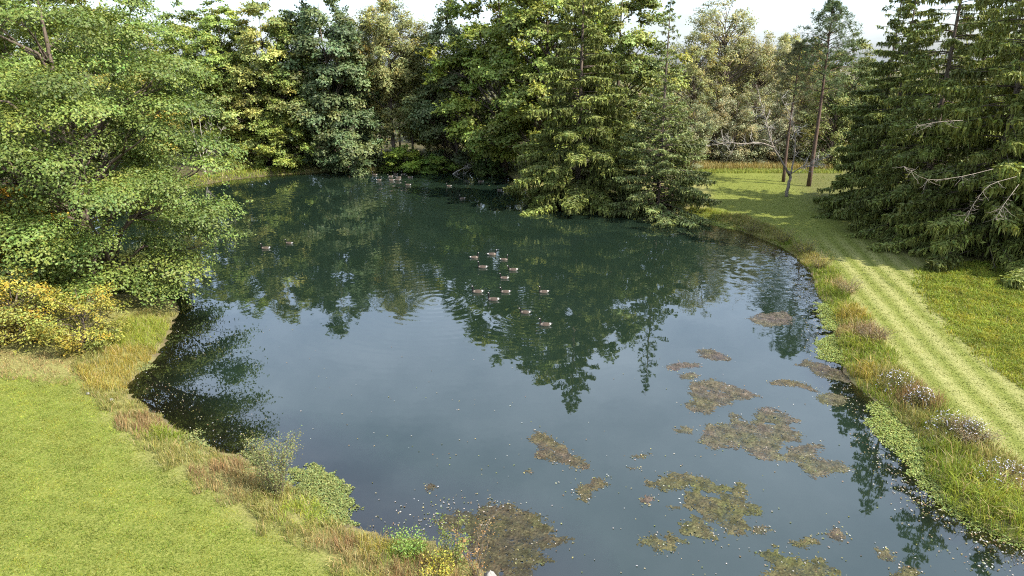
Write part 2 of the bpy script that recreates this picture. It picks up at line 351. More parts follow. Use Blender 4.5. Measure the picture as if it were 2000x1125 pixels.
def build_water():
    xs = np.arange(POND[:, 0].min()-1, POND[:, 0].max()+1.3, 0.6); ys = np.arange(POND[:, 1].min()-1, POND[:, 1].max()+1.3, 0.6)
    X, Y = np.meshgrid(xs, ys); sd = sdist(X, Y).reshape(X.shape); depth = np.clip(-ground_h(X, Y, sd), 0, 3)
    nx, ny = len(xs), len(ys); i = np.arange(ny-1)[:, None]*nx+np.arange(nx-1)[None]
    near = (sd < 0.9); keep = near[:-1, :-1] | near[1:, 1:] | near[:-1, 1:] | near[1:, :-1]
    f = np.stack([i, i+1, i+nx+1, i+nx], -1)[keep]
    mb = MB(); mb.add(np.stack([X, Y, np.zeros_like(X)], -1).reshape(-1, 3), [f])
    m, nt, N, L = new_mat('pond_water')
    out = N('ShaderNodeOutputMaterial')
    geo = N('ShaderNodeNewGeometry'); pos = geo.outputs['Position']
    def vm(op, a, b=None, s=None):
        n = N('ShaderNodeVectorMath'); n.operation = op
        for k, q in enumerate((a, b)):
            if q is None: continue
            if isinstance(q, tuple): n.inputs[k].default_value = q
            else: L(q, n.inputs[k])
        if s is not None:
            if isinstance(s, (int, float)): n.inputs['Scale'].default_value = s
            else: L(s, n.inputs['Scale'])
        return n
    def mt(op, a, b=None):
        n = N('ShaderNodeMath'); n.operation = op
        for k, q in enumerate((a, b)):
            if q is None: continue
            if isinstance(q, (int, float)): n.inputs[k].default_value = q
            else: L(q, n.inputs[k])
        return n.outputs[0]
    def slopes(scale, amp, detail=2):
        n = N('ShaderNodeTexNoise'); n.inputs['Scale'].default_value = scale; n.inputs['Detail'].default_value = detail; L(pos, n.inputs['Vector'])
        v = vm('SUBTRACT', n.outputs['Color'], (0.5, 0.5, 0.5)); return vm('SCALE', v.outputs[0], s=amp).outputs[0]
    bz = N('ShaderNodeTexNoise'); bz.inputs['Scale'].default_value = 0.055; bz.inputs['Detail'].default_value = 3; L(pos, bz.inputs['Vector'])
    br = N('ShaderNodeMapRange'); br.inputs['From Min'].default_value = 0.38; br.inputs['From Max'].default_value = 0.66; br.inputs['To Min'].default_value = 0.35; br.inputs['To Max'].default_value = 1.25; L(bz.outputs['Fac'], br.inputs['Value'])
    sp = N('ShaderNodeSeparateXYZ'); L(pos, sp.inputs[0])
    far = N('ShaderNodeMapRange'); far.inputs['From Min'].default_value = 34; far.inputs['From Max'].default_value = 62; far.inputs['To Min'].default_value = 0.32; far.inputs['To Max'].default_value = 1.0; L(sp.outputs[1], far.inputs['Value'])
    amp = mt('MULTIPLY', br.outputs[0], far.outputs[0])
    s1 = vm('SCALE', slopes(2.6, 0.038), s=amp).outputs[0]; s2 = vm('SCALE', slopes(0.7, 0.022, 1), s=amp).outputs[0]
    tot = vm('ADD', s1, s2).outputs[0]
    # rings spreading from where geese moved or dived
    for (px, py, k, a, l) in [(850,585,7.5,0.010,7.0),(785,505,6.0,0.012,5.5),(1030,612,9,0.015,4.0),(1420,500,7,0.015,4.0)]:
        cx, cy = unproject(px, py); d = vm('SUBTRACT', pos, (cx, cy, 0)); ln = vm('LENGTH', d.outputs[0]).outputs['Value']
        w = mt('MULTIPLY', mt('COSINE', mt('MULTIPLY', ln, k)), mt('MULTIPLY', mt('EXPONENT', mt('MULTIPLY', ln, -1.0/l)), a))
        tot = vm('ADD', tot, vm('SCALE', vm('NORMALIZE', d.outputs[0]).outputs[0], s=w).outputs[0]).outputs[0]
    for (px, py, rad, a) in [(790,362,12,0.30),(875,400,7,0.2),(545,392,6,0.18),(1465,525,9,0.16),(640,350,6,.16)]:
        cx, cy = unproject(px, py); d = vm('SUBTRACT', pos, (cx, cy, 0)); d = vm('MULTIPLY', d.outputs[0], (2.2, 1, 1)); ln = vm('LENGTH', d.outputs[0]).outputs['Value']
        w = mt('EXPONENT', mt('MULTIPLY', mt('MULTIPLY', ln, ln), -1.0/rad**2))
        tot = vm('ADD', tot, vm('SCALE', slopes(1.7, a*2, 2), s=w).outputs[0]).outputs[0]
    flat = vm('MULTIPLY', tot, (1, 1, 0)).outputs[0]
    nrm = vm('NORMALIZE', vm('ADD', flat, (0, 0, 1)).outputs[0]).outputs[0]
    fr = N('ShaderNodeFresnel'); fr.inputs['IOR'].default_value = 1.76; L(nrm, fr.inputs['Normal'])
    gl = N('ShaderNodeBsdfGlossy'); gl.inputs['Roughness'].default_value = 0.015; gl.inputs['Color'].default_value = (0.97, 0.98, 1, 1); L(nrm, gl.inputs['Normal'])
    df = N('ShaderNodeBsdfDiffuse')
    tn = N('ShaderNodeTexNoise'); tn.inputs['Scale'].default_value = 0.12; tn.inputs['Detail'].default_value = 4; L(pos, tn.inputs['Vector'])
    mc = N('ShaderNodeMix'); mc.data_type = 'RGBA'; L(tn.outputs['Fac'], mc.inputs['Factor']); mc.inputs['A'].default_value = (0.006, 0.012, 0.006, 1); mc.inputs['B'].default_value = (0.010, 0.018, 0.013, 1)
    L(mc.outputs['Result'], df.inputs['Color'])
    tr = N('ShaderNodeBsdfTransparent'); tr.inputs['Color'].default_value = (0.72, 0.68, 0.5, 1)
    at = N('ShaderNodeAttribute'); at.attribute_name = 'depth'
    tb = N('ShaderNodeMapRange'); tb.inputs['From Min'].default_value = 0.05; tb.inputs['From Max'].default_value = 1.1; tb.inputs['To Min'].default_value = 0.12; tb.inputs['To Max'].default_value = 1.0; L(at.outputs['Fac'], tb.inputs['Value'])
    body = N('ShaderNodeMixShader'); L(tb.outputs[0], body.inputs[0]); L(tr.outputs[0], body.inputs[1]); L(df.outputs[0], body.inputs[2])
    ms = N('ShaderNodeMixShader'); L(fr.outputs[0], ms.inputs[0]); L(body.outputs[0], ms.inputs[1]); L(gl.outputs[0], ms.inputs[2]); L(ms.outputs[0], out.inputs[0])
    o = mb.build('pond_water', m, smooth_shade=True, extra={'depth': depth.ravel()})
    tag(o, 'dark green pond reflecting the sky and trees', 'water', kind='structure')
build_water()

# ------------------------------------------------------------------ tree generators (each returns trunk mesh, crown mesh)
def bend_line(a, b, n, sag, r, wob=0.0):
    a, b = np.asarray(a, float), np.asarray(b, float); t = np.linspace(0, 1, n)[:, None]
    p = a+(b-a)*t; p[:, 2] += sag*(4*t*(1-t))[:, 0]
    if wob: p[1:-1] += r.normal(0, wob, (n-2, 3))
    return p
def prof(points, h):
    return np.interp(h, [p[0] for p in points], [p[1] for p in points])
MAPLE = [(0, .55), (.12, .85), (.3, 1), (.5, .95), (.7, .75), (.85, .5), (.95, .25), (1, .08)]
def broadleaf(seed, H, R, base=0.15, profile=MAPLE, nclump=130, nleaf=30000, leaf=0.34, flat=0.5, csize=0.23, lobes=0.2, trunk_r=None, lean=(0, 0), nlimb=60, shoots=6, narrow=0.65, updown=0.0, yellow=0.1, bark=None, hollow=0.5):
    r = np.random.default_rng(seed); tm = MB(); cm = MB()
    tr = trunk_r or H*0.014
    n = 9; t = np.linspace(0, 1, n); top = 0.9
    tp = np.stack([lean[0]*H*t**1.5, lean[1]*H*t**1.5, H*top*t], 1); tp[1:, :2] += np.cumsum(r.normal(0, 0.012*H, (n-1, 2)), 0)*0.5
    rad = tr*(1-t*0.92); rad[0] *= 1.5; tp[0, 2] = -0.3
    tube(tm, tp, rad, 7)
    ph = r.uniform(0, 6.28, 6)
    hs = []
    while len(hs) < nclump:
        h = r.random()
        if r.random() < prof(profile, h)**0.8: hs.append(h)
    hs = np.array(hs); ang = np.arange(nclump)*2.399963+r.normal(0, .5, nclump)
    lob = 1+lobes*(np.sin(2*ang+ph[0]+4*hs)+np.sin(3*ang+ph[1]-5*hs)*.8+np.sin(5*ang+ph[2]+9*hs)*.5)/1.4
    rr = R*prof(profile, hs)*lob*(1-(1-hollow)*r.random(nclump)**1.6)
    zc = H*(base+(1-base)*hs)
    axis = np.stack([np.interp(zc, tp[:, 2], tp[:, 0]), np.interp(zc, tp[:, 2], tp[:, 1])], 1)
    C = np.stack([axis[:, 0]+np.cos(ang)*rr, axis[:, 1]+np.sin(ang)*rr, zc], 1)
    cs = R*csize*r.uniform(.65, 1.35, nclump)*(0.55+0.45*prof(profile, hs))
    wgt = cs**2; cnt = np.maximum((nleaf*wgt/wgt.sum()).astype(int), 20)
    tone = 1+r.normal(0, .2, nclump); ytone = np.clip(r.normal(0, yellow, nclump), -.05, .6)
    for i in range(nclump):
        k = cnt[i]; d = unit(r.normal(size=(k, 3))); d[:, 2] = np.where((d[:, 2] < -0.1) & (r.random(k) < .7), -d[:, 2], d[:, 2])
        q = r.random(k)**0.45
        out = np.array([math.cos(ang[i]), math.sin(ang[i]), 0.0]); 
        pz = d*q[:, None]*cs[i]*(1+0.25*np.sin(d[:, 0:1]*7+i)*np.cos(d[:, 1:2]*6+2*i)); rad_o = pz@out
        pz[:, 2] *= flat; pz[:, 2] -= (0.28-updown)*rad_o
        ns = shoots
        if ns:   # leafy shoots that break the outline
            ks = min(k//4, ns*9); sh = r.integers(0, ns, ks); sd_ = unit(r.normal(size=(ns, 3))+out*1.0+[0, 0, .5]); s_ = r.random(ks)
            pz[:ks] = sd_[sh]*(cs[i]*(0.6+0.8*s_))[:, None]*[1, 1, .8]+r.normal(0, .05*cs[i], (ks, 3))
        nn = d*0.75+out*.3+np.array([0, 0, .6])+r.normal(0, .34, (k, 3))
        base_c = np.array([1+ytone[i]*1.6, 1+ytone[i]*.5, 1-ytone[i]*.4])*tone[i]
        c = vary(base_c, k, .17, .1, r)
        sz = leaf*r.uniform(.65, 1.3, k)
        leaves(cm, C[i]+pz, nn, sz, sz*narrow, c, r=r)
    order = np.argsort(-cs)[:nlimb]
    for i in order:
        z0 = max(zc[i]-0.75*rr[i]*r.uniform(.5, 1)-0.06*H, H*base*0.55); z0 = min(z0, H*top*.97)
        a = [np.interp(z0, tp[:, 2], tp[:, k]) for k in range(3)]; ln = np.linalg.norm(C[i]-a)
        p = bend_line(a, C[i], 6, 0.06*ln, r, .03*ln); r0 = min(tr*.45, .016*ln+.02)
        tube(tm, p, np.linspace(r0, .012, 6), 4)
        for _ in range(2):
            e = C[i]+unit(r.normal(size=3))*cs[i]*[1, 1, flat]; tube(tm, bend_line(p[3], e, 4, 0, r, .02*ln), np.linspace(r0*.4, .006, 4), 3)
    return tm.mesh('trunk', [bark or M_BARK], smooth_shade=True), cm.mesh('crown', [M_LEAF])
def spruce(seed, H, R, base=0.02, nb=190, power=0.8, droop=0.35, hl=.6, dens=1.0, gap=0.0, upper_sparse=0.0, tipcol=(1.6, 1.55, .95), ew=.11):
    r = np.random.default_rng(seed); tm = MB(); cm = MB()
    t = np.linspace(0, 1, 10); tp = np.stack([np.zeros(10), np.zeros(10), H*t-.3*(t == 0)], 1); tube(tm, tp, .011*H*(1-t*.97)+.01, 7)
    nw = nb//5; hb = np.floor(np.arange(nb)/5)/nw; hb = np.clip(hb**1.08+r.normal(0, .009, nb), 0, .985)
    ang = np.arange(nb)*2.399963+r.normal(0, .3, nb)
    L = R*np.clip((1-hb), .03, 1)**power*r.uniform(.66, 1.12, nb); L[r.random(nb) < .06] *= 1.2
    if upper_sparse: L *= np.where(r.random(nb) < upper_sparse*hb, .5, 1)
    up = np.array([0, 0, 1.0])
    for i in range(nb):
        z0 = H*(base+(1-base)*hb[i]); o = np.array([math.cos(ang[i]), math.sin(ang[i]), 0.0]); sd_ = np.array([-o[1], o[0], 0.0]); l = L[i]
        dr = droop*r.uniform(.6, 1.35)*(1-.7*hb[i]); rise = .35*hb[i]+.06
        def curve(q):
            q = np.asarray(q)[:, None]; return np.array([0, 0, z0])+o*l*q+up*l*(rise*q-dr*1.6*q**2+dr*.95*q**3)
        sg = np.linspace(0, 1, 6); tube(tm, curve(sg), np.linspace(min(.012*l+.012, .07), .006, 6), 3)
        nbr = int(max(6, l/.26*dens)); bare = .55 if r.random() < gap else (.18 if l > 2 else .08)
        sb = bare+(1-bare)*np.sqrt((np.arange(nbr)+r.random(nbr))/nbr); side = np.where(np.arange(nbr) % 2 == 0, 1.0, -1.0)
        lb = l*.36*np.clip(1.06-sb, .05, 1)**.7*r.uniform(.6, 1.15, nbr)+.12
        m = np.maximum((lb/.2*dens).astype(int), 2); idx = np.repeat(np.arange(nbr), m); q = r.random(len(idx))
        bd = unit(sd_[None]*side[:, None]+o[None]*.75+r.normal(0, .18, (nbr, 3)))
        P = curve(sb)[idx]+bd[idx]*(q*lb[idx])[:, None]-up*(.28*q**2*lb[idx])[:, None]
        tone = 1+r.normal(0, .2); k = len(idx)
        tip = np.clip(np.maximum(q*1.3, sb[idx]*1.5-.6)-.45, 0, 1)*r.uniform(.3, 1, k)
        c = vary(np.array([1, 1, 1.0])*tone, k, .16, .08, r); c = c*(1-tip[:, None])+c*np.array(tipcol)*tip[:, None]
        leaves(cm, P+r.normal(0, .03, (k, 3)), up*.8+r.normal(0, .45, (k, 3)), r.uniform(.28, .48, k), ew*1.35*r.uniform(.7, 1.3, k), c, axis=bd[idx]-up*.25+r.normal(0, .25, (k, 3)), r=r)
        hlen = hl*r.uniform(.35, 1.25, k)*(1-.55*hb[i]); hp = P-up*(hlen*.45)[:, None]+r.normal(0, .04, (k, 3))
        leaves(cm, hp, r.normal(size=(k, 3))*[1, 1, .3]+o*.6, hlen, ew*r.uniform(.7, 1.4, k), vary(np.array([1, 1, 1.0])*tone, k, .18, .08, r)*np.array([1.12, 1.05, .95]), axis=-up+r.normal(0, .22, (k, 3)), r=r)
    return tm.mesh('trunk', [M_BARK], smooth_shade=True), cm.mesh('crown', [M_NEEDLE])
def pine(seed, H, R, base, elem=16000, nb=60):
    r = np.random.default_rng(seed); tm = MB(); cm = MB(); t = np.linspace(0, 1, 10)
    tp = np.stack([.12*np.sin(t*5), .1*np.cos(t*4), H*t*.99-.3*(t == 0)], 1); tube(tm, tp, .0135*H*(1-t*.85), 8)
    hb = np.linspace(0, 1, nb)**.8; ang = np.arange(nb)*2.4+r.normal(0, .4, nb)
    for i in range(nb):
        z0 = H*(base+(1-base)*hb[i]); l = R*(.45+.85*math.sin(math.pi*min(1, .18+.8*hb[i])))*r.uniform(.6, 1.1)*(1-.45*hb[i]**3)
        o = np.array([math.cos(ang[i]), math.sin(ang[i]), .12+.35*hb[i]]); a = np.array([0, 0, z0]); b = a+o*l; p = bend_line(a, b, 5, .08*l, r, .03*l)
        tube(tm, p, np.linspace(.02+.012*l, .008, 5), 4)
        ntw = 9
        for j in range(ntw):
            s = r.uniform(.45, 1); q = a+o*l*s+r.normal(0, .22*l, 3)*[1, 1, .35]; tube(tm, np.stack([a+o*l*s*.85, q]), [.012, .006], 3)
            k = max(elem//(nb*ntw), 6); d = unit(r.normal(size=(k, 3))+[0, 0, .35]); pp = q+d*r.uniform(.05, .42, (k, 1)); 
            leaves(cm, pp, r.normal(size=(k, 3)), r.uniform(.25, .45, k), r.uniform(.04, .08, k), vary(np.array([1, 1, 1.0]), k, .2, .1, r), axis=d, r=r)
    for i in range(26):  # dead lower stubs
        z0 = H*r.uniform(.3, base); a = r.uniform(0, 6.28); l = r.uniform(.5, 2.2); tube(tm, bend_line([0, 0, z0], [math.cos(a)*l, math.sin(a)*l, z0+r.uniform(-.5, .15)*l], 4, -.05*l, r, .06), [.03, .02, .013, .005], 3)
    return tm.mesh('trunk', [M_PINEBARK], smooth_shade=True), cm.mesh('crown', [M_NEEDLE])
def place(name, meshes, px, Y, label, tint, cat='tree', rz=0.0, sc=1.0, group=None, xy=None, parts=('trunk', 'crown')):
    x, y = xy if xy else (at_depth(px, Y), Y)
    e = empty(name, (x, y, gz(x, y)), rz, sc); tag(e, label, cat, group)
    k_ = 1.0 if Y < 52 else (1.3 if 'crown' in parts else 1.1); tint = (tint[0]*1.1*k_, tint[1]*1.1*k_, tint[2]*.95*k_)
    for nm, me in zip(parts, meshes): link(nm, me, e, tint if nm in ('crown', 'foliage', 'leaves') else None)
    return e
GREEN = (.12, .155, .042); BRIGHT = (.165, .205, .052); YELLOWG = (.2, .19, .05); DARK = (.06, .08, .035); OLIVE = (.18, .18, .075); GREYG = (.17, .18, .09); TAN = (.2, .19, .12); GOLD = (.36, .26, .035)
SPR = (.084, .1, .033); SPR2 = (.073, .092, .036)

# --- the big maple on the left bank
big = broadleaf(3, 27, 10.1, base=.05, nclump=285, nleaf=215000, leaf=.2, flat=.38, csize=.195, lobes=.15, nlimb=70, shoots=7, yellow=.06, trunk_r=.42, hollow=.45,
                profile=[(0, .7), (.08, .95), (.25, 1), (.45, .98), (.65, .85), (.82, .62), (.94, .34), (1, .1)])
place('maple_tree', big, 190, 50.5, 'huge spreading maple overhanging the water on the left bank', (.118, .158, .04))
mapleA = broadleaf(7, 26, 6.2, base=.1, nclump=180, nleaf=60000, leaf=.35, csize=.22, lobes=.22)
mapleB = broadleaf(8, 26, 6.6, base=.06, nclump=190, nleaf=64000, leaf=.35, csize=.22, lobes=.25)
oak = broadleaf(9, 26, 6.4, base=.05, nclump=150, nleaf=48000, leaf=.42, csize=.25, lobes=.28, flat=.6)
WIL = [(0, .25), (.2, .6), (.45, .95), (.65, 1), (.8, .8), (.93, .45), (1, .1)]
willow = broadleaf(12, 25, 4.6, base=.22, profile=WIL, nclump=150, nleaf=36000, leaf=.42, csize=.27, flat=1.1, narrow=.3, updown=.7, shoots=8, lobes=.25, nlimb=70)
sparse = broadleaf(14, 25, 5.2, base=.2, profile=WIL, nclump=120, nleaf=17000, leaf=.3, csize=.22, flat=.8, updown=.5, shoots=8, lobes=.3, nlimb=110, narrow=.55)
low = broadleaf(16, 10, 4.6, base=.02, nclump=80, nleaf=22000, leaf=.33, csize=.26, lobes=.25, nlimb=40, profile=[(0, .8), (.3, 1), (.6, .85), (.85, .5), (1, .1)])
bush = broadleaf(18, 4, 2.6, base=.02, nclump=45, nleaf=9000, leaf=.26, csize=.3, lobes=.25, nlimb=30, trunk_r=.07, profile=[(0, .8), (.3, 1), (.6, .85), (.85, .5), (1, .15)])
T = place
T('maple_tree', mapleB, -70, 66, 'tall green tree at the left edge behind the big maple', GREEN, rz=.6, sc=1.1)
T('maple_tree', mapleA, 80, 74, 'green treetop filling the upper left corner behind the big maple', (.12, .145, .045), rz=1.6, sc=1.15)
T('maple_tree', mapleB, 190, 82, 'green treetop left of the yellowing treetop', (.125, .15, .045), rz=3.6, sc=1.08)
T('yellow_tree', low, -22, 46, 'yellow leaved tree cut by the left edge of the picture', GOLD, rz=2.1, sc=1.0)
T('yellowing_tree', mapleA, 285, 104, 'yellowing treetop rising behind the big maple', YELLOWG, rz=1.3, sc=.87)
T('maple_tree', mapleB, 395, 121, 'rounded green maple on the far shore next to the big maple', GREEN, rz=2.2, sc=.98)
T('maple_tree', mapleA, 462, 119, 'tall light green maple on the far left shore', BRIGHT, rz=.3, sc=1.0)
T('maple_tree', mapleB, 528, 117, 'pale green maple with tip against the sky, left of the dark oak', (.19, .205, .068), rz=4.0, sc=1.03)
T('maple_tree', mapleA, 592, 119, 'shorter green maple tucked against the dark oak', GREEN, rz=5.0, sc=.93)
T('shore_maple', low, 553, 113.6, 'small bright maple with short trunk at the far water edge', (.15, .18, .042), rz=1.0, sc=.95)
T('oak_tree', oak, 656, 117, 'tall dark blue green oak on the far shore', (.075, .1, .048), rz=.8, sc=1.12)
T('oak_tree', low, 688, 114.2, 'low dark tree drooping over the far water edge', (.075, .1, .046), rz=2.8, sc=1.2)
T('willow_tree', willow, 718, 121, 'pale slender willow right of the dark oak', GREYG, rz=.2, sc=.95)
T('willow_tree', willow, 772, 119, 'upright willow with dark bare trunk below its crown', OLIVE, rz=2.4, sc=1.06)
T('olive_tree', mapleA, 838, 128, 'low olive tree in the notch of the skyline', OLIVE, rz=3.3, sc=.78)
T('willow_tree', willow, 806, 121.5, 'leaning short willow beside the upright willow', (.17, .18, .065), rz=4.4, sc=.72)
T('grey_green_tree', oak, 893, 119, 'grey green tree left of the bright central maple', (.095, .115, .055), rz=1.9, sc=1.0)
T('maple_tree', mapleB, 985, 112.5, 'broad bright green maple left of the central spruce', (.145, .18, .04), rz=.9, sc=1.27)
T('maple_tree', mapleA, 1062, 105, 'tall bright maple directly behind the central spruce', (.145, .175, .045), rz=2.9, sc=1.28)
T('maple_tree', mapleB, 1190, 108, 'green maple filling the sky right of the central spruce tip', (.125, .15, .044), rz=3.7, sc=1.15)
T('bush', bush, 790, 114.5, 'bright green vine covered mound at the far bank', (.125, .18, .032), 'bush', rz=1, sc=(1.5, 1.2, 1.0))
T('bush', bush, 850, 114, 'low green bush just left of the fallen branch', (.11, .16, .035), 'bush', rz=2, sc=(1.3, 1, .7))
T('bush', bush, 480, 114.5, 'yellow green bush at the left end of the far shore', (.17, .18, .04), 'bush', rz=3, sc=1.0)
T('bush', bush, 955, 112.2, 'dark low bush under the bright central maple', (.06, .09, .028), 'bush', rz=4, sc=1.1)
# --- conifers
spA = spruce(21, 28, 7.6, nb=215, droop=.5, hl=.75, dens=1.9, ew=.125)
spB = spruce(22, 30, 7.8, nb=200, droop=.6, hl=.8, gap=.1, dens=1.5, ew=.12)
spC = spruce(23, 24.5, 4.6, nb=150, droop=.4, gap=.25, upper_sparse=.6, power=.7, hl=.5, dens=1.35)
hem = spruce(24, 13, 6.8, nb=130, droop=.3, power=.55, hl=.45, dens=1.5, ew=.12, tipcol=(1.4, 1.35, 1.0))
T('spruce_tree', spA, 1128, 86.5, 'large drooping spruce at the water edge in the centre', SPR, rz=.4, sc=(1.24, 1.2, 1.05))
T('spruce_tree', spC, 1284, 83, 'slender sparse spruce with bare tip against the sky', SPR2, rz=1.4)
T('hemlock_tree', hem, 1285, 80.3, 'low broad grey green hemlock right of the central spruce', (.086, .105, .044), rz=2.2, sc=(1.12, 1.12, 1.05))
T('spruce_tree', spC, 1697, 84, 'thin spruce with airy top behind the right spruces', SPR2, rz=3.0, sc=1.15)
T('spruce_tree', spA, 1718, 76, 'dark spruce at the left end of the right spruce group', (.074, .09, .028), rz=2.0, sc=.95)
T('spruce_tree', spB, 1790, 66, 'tall spruce in the middle of the right spruce group', SPR, rz=.2, sc=1.03)
NEAR_SPRUCE = T('spruce_tree', spB, 1915, 59, 'nearest spruce with long drooping boughs over the mown strip', (.092, .107, .033), rz=2.6, sc=1.1)
T('spruce_tree', spA, 2065, 56, 'spruce cut by the right edge of the picture', SPR, rz=4.1, sc=1.1)
T('spruce_tree', spB, 1858, 74, 'spruce seen between the middle and nearest right spruces', SPR2, rz=3.9, sc=1.0)
T('spruce_tree', spA, 1960, 76, 'spruce standing behind the nearest right spruces', SPR2, rz=5.1, sc=1.1)
def at_px(px, py, Y):
    c, s_ = math.cos(PITCH), math.sin(PITCH); dx, dy = (px-1000)/FPX, (562.5-py)/FPX; t = Y/(c+dy*s_); return np.array([dx*t, Y, CAM_H+(-s_+dy*c)*t])
def dead_boughs(root, lines, seed):
    r = np.random.default_rng(seed); bpy.context.view_layer.update()
    for pts in lines:
        P = np.array([at_px(*p) for p in pts]); tt = np.linspace(0, 1, 10); t = np.linspace(0, 1, len(P)); p = np.stack([np.interp(tt, t, P[:, j]) for j in range(3)], 1); p[1:-1] = (p[:-2]+2*p[1:-1]+p[2:])/4
        mb = MB(); tube(mb, p, np.linspace(.022, .007, 10), 4)
        for _ in range(30):
            i = r.integers(2, 10); d = unit(r.normal(size=3)*[1, 1, .5]+[0, 0, -.5]); q = p[i]+d*r.uniform(.3, 1.2); tube(mb, bend_line(p[i], q, 4, -.08, r, .04), [.012, .01, .008, .005], 3)
        o = mb.build('dead_branch', M_GREYWOOD, root); o.matrix_parent_inverse = root.matrix_world.inverted()
dead_boughs(NEAR_SPRUCE, [[(1940,330,53),(1880,345,51.5),(1810,354,50.5),(1765,325,50)],[(1985,345,51),(1930,360,50),(1900,400,49.5),(1885,430,49)],[(1990,360,50),(1960,400,49),(1945,425,48.5)],[(1880,235,54),(1830,238,52.8),(1790,246,52)]], 45)
pn = pine(31, 23.5, 3.4, .52)
T('pine_tree', pn, 1580, 95.5, 'taller red barked pine with bare trunk and flat top', (.07, .095, .045), rz=.5)
T('pine_tree', pn, 1530, 99.5, 'shorter pine left of the taller red barked pine', (.095, .095, .05), rz=2.5, sc=.8)
# --- thin autumn trees behind the far lawn
T('thin_tree', sparse, 1340, 118, 'thin olive tree right behind the hemlock', OLIVE, rz=.4, sc=.85)
T('thin_tree', sparse, 1392, 121, 'tall sparse tree with open branches above the skyline', (.17, .17, .085), rz=1.4, sc=1.08)
T('thin_tree', willow, 1432, 127, 'tan half bare tree behind the tan grass', TAN, rz=2.1, sc=.82)
T('thin_tree', sparse, 1470, 123, 'half bare tree with fine grey twigs', (.185, .18, .105), rz=3.3, sc=.86)
T('olive_tree', willow, 1512, 138, 'dull yellow green tree left of the pines', (.185, .19, .075), rz=4.2, sc=.86)
T('olive_tree', mapleA, 1566, 140, 'olive tree seen between the two pines', (.18, .17, .07), rz=5.2, sc=.8)
T('green_tree', mapleB, 1645, 118, 'green broadleaf tree between the pines and the right spruces', (.1, .12, .04), rz=.2, sc=.8)

scrub = broadleaf(19, 13, 3.8, base=.02, profile=[(0, .7), (.25, 1), (.5, .9), (.75, .65), (1, .15)], nclump=110, nleaf=16000, leaf=.25, csize=.24, flat=.9, narrow=.4, updown=.6, shoots=8, lobes=.3, nlimb=90)
for _px, _Y, _sc, _t, _lb in [(1345,112,.95,(.165,.175,.1),'pale olive scrub tree touching the hemlock'),(1388,117,1.05,(.19,.185,.12),'tan scrub tree behind the end of the long bare limb'),(1428,116,.9,(.2,.195,.125),'straw coloured scrub tree above the tan grass'),(1466,117.5,1.1,(.18,.185,.105),'olive tan scrub tree left of the bare tree'),
                          (1505,116,.95,(.19,.185,.125),'greyish scrub tree behind the bare tree'),(1556,118,1.1,(.15,.16,.07),'green scrub tree between the pine trunks'),(1618,114,1.2,(.13,.145,.05),'dark green scrub tree right of the pines'),(868,122,1.2,(.17,.175,.07),'pale scrub tree in the shade right of the leaning willow')]:
    T('scrub_tree', scrub, _px, _Y, _lb, _t, rz=_px*.7, sc=_sc, group='scrub trees at the edge of the wood')
# --- dead and bare wood
def bare_tree(name, px, Y, label, limbs, twigs, mat, seed, r0=.2):
    r = np.random.default_rng(seed); x = at_depth(px, Y); e = empty(name, (x, Y, gz(x, Y))); tag(e, label, 'tree')
    tm = MB(); tips = MB()
    for k, (pts, ra, rb) in enumerate(limbs):
        pts = np.array(pts, float); t = np.linspace(0, 1, len(pts)); tt = np.linspace(0, 1, 12)
        p = np.stack([np.interp(tt, t, pts[:, j]) for j in range(3)], 1); p[1:-1] = (p[:-2]+2*p[1:-1]+p[2:])/4; p[2:] += r.normal(0, .035, (10, 3))
        tube(tm, p, np.linspace(ra, rb, 12), 6)
        if k == 0: continue
        for _ in range(twigs):
            i = r.integers(3, 12); d = unit(r.normal(size=3)+unit(p[i]-p[i-3])*.9+[0, 0, .25]); l = r.uniform(.5, 1.9)
            q = bend_line(p[i], p[i]+d*l, 5, r.uniform(-.1, .1), r, .05*l); tube(tips, q, np.linspace(.036, .012, 5), 3)
            for _ in range(4):
                j = r.integers(1, 5); d2 = unit(d+r.normal(0, .6, 3)); tube(tips, np.stack([q[j], q[j]+d2*r.uniform(.25, .9)]), [.018, .009], 3)
    o = tm.build('trunk', mat if name != 'bare_tree' else M_GREYWOOD, e, smooth_shade=True); tips.build('twigs', mat, e)['kind'] = 'stuff'
bare_tree('bare_tree', 1535, 87.5, 'leaning bare tree with one long horizontal limb on the far lawn',
  [([(0, 0, -.2), (.1, 0, 1.5), (.25, 0, 2.6), (-.1, 0, 3.3)], .22, .15),
   ([(.1, 0, 2.7), (-1.2, -.3, 4.6), (-2.6, -.5, 6.3), (-3.4, -.5, 8.3), (-4.0, -.3, 10.4), (-4.6, 0, 11.8)], .14, .03),
   ([(-2.6, -.5, 6.3), (-4.4, -.9, 7.0), (-6.4, -1.1, 6.7), (-8.6, -1.3, 7.0), (-10.6, -1.4, 6.6)], .11, .045),
   ([(.2, 0, 2.7), (.5, .2, 5), (.4, .3, 7.5), (-.4, .5, 10), (-1.8, .6, 12)], .12, .03),
   ([(.2, 0, 2.9), (1.5, -.3, 3.9), (2.6, -.6, 4.1), (3.4, -.7, 5)], .07, .02)], 26, M_DEAD, 41)
bare_tree('dead_saplings', 400, 110, 'cluster of pale dead stems beyond the big maple',
  [([(0, 0, -.2), (0, 0, 1), (.1, 0, 2)], .15, .1), ([(0, 0, 1.5), (.3, 0, 6), (.2, 0, 11)], .1, .02), ([(0, 0, 1.2), (-.8, 0, 5), (-1.1, 0, 10)], .09, .02),
   ([(0, 0, 1.2), (1.4, 0, 5), (2.4, 0, 9)], .08, .02), ([(0, 0, 1.4), (2.0, 0, 4), (3.9, 0, 7)], .07, .02)], 7, M_DEAD, 42)
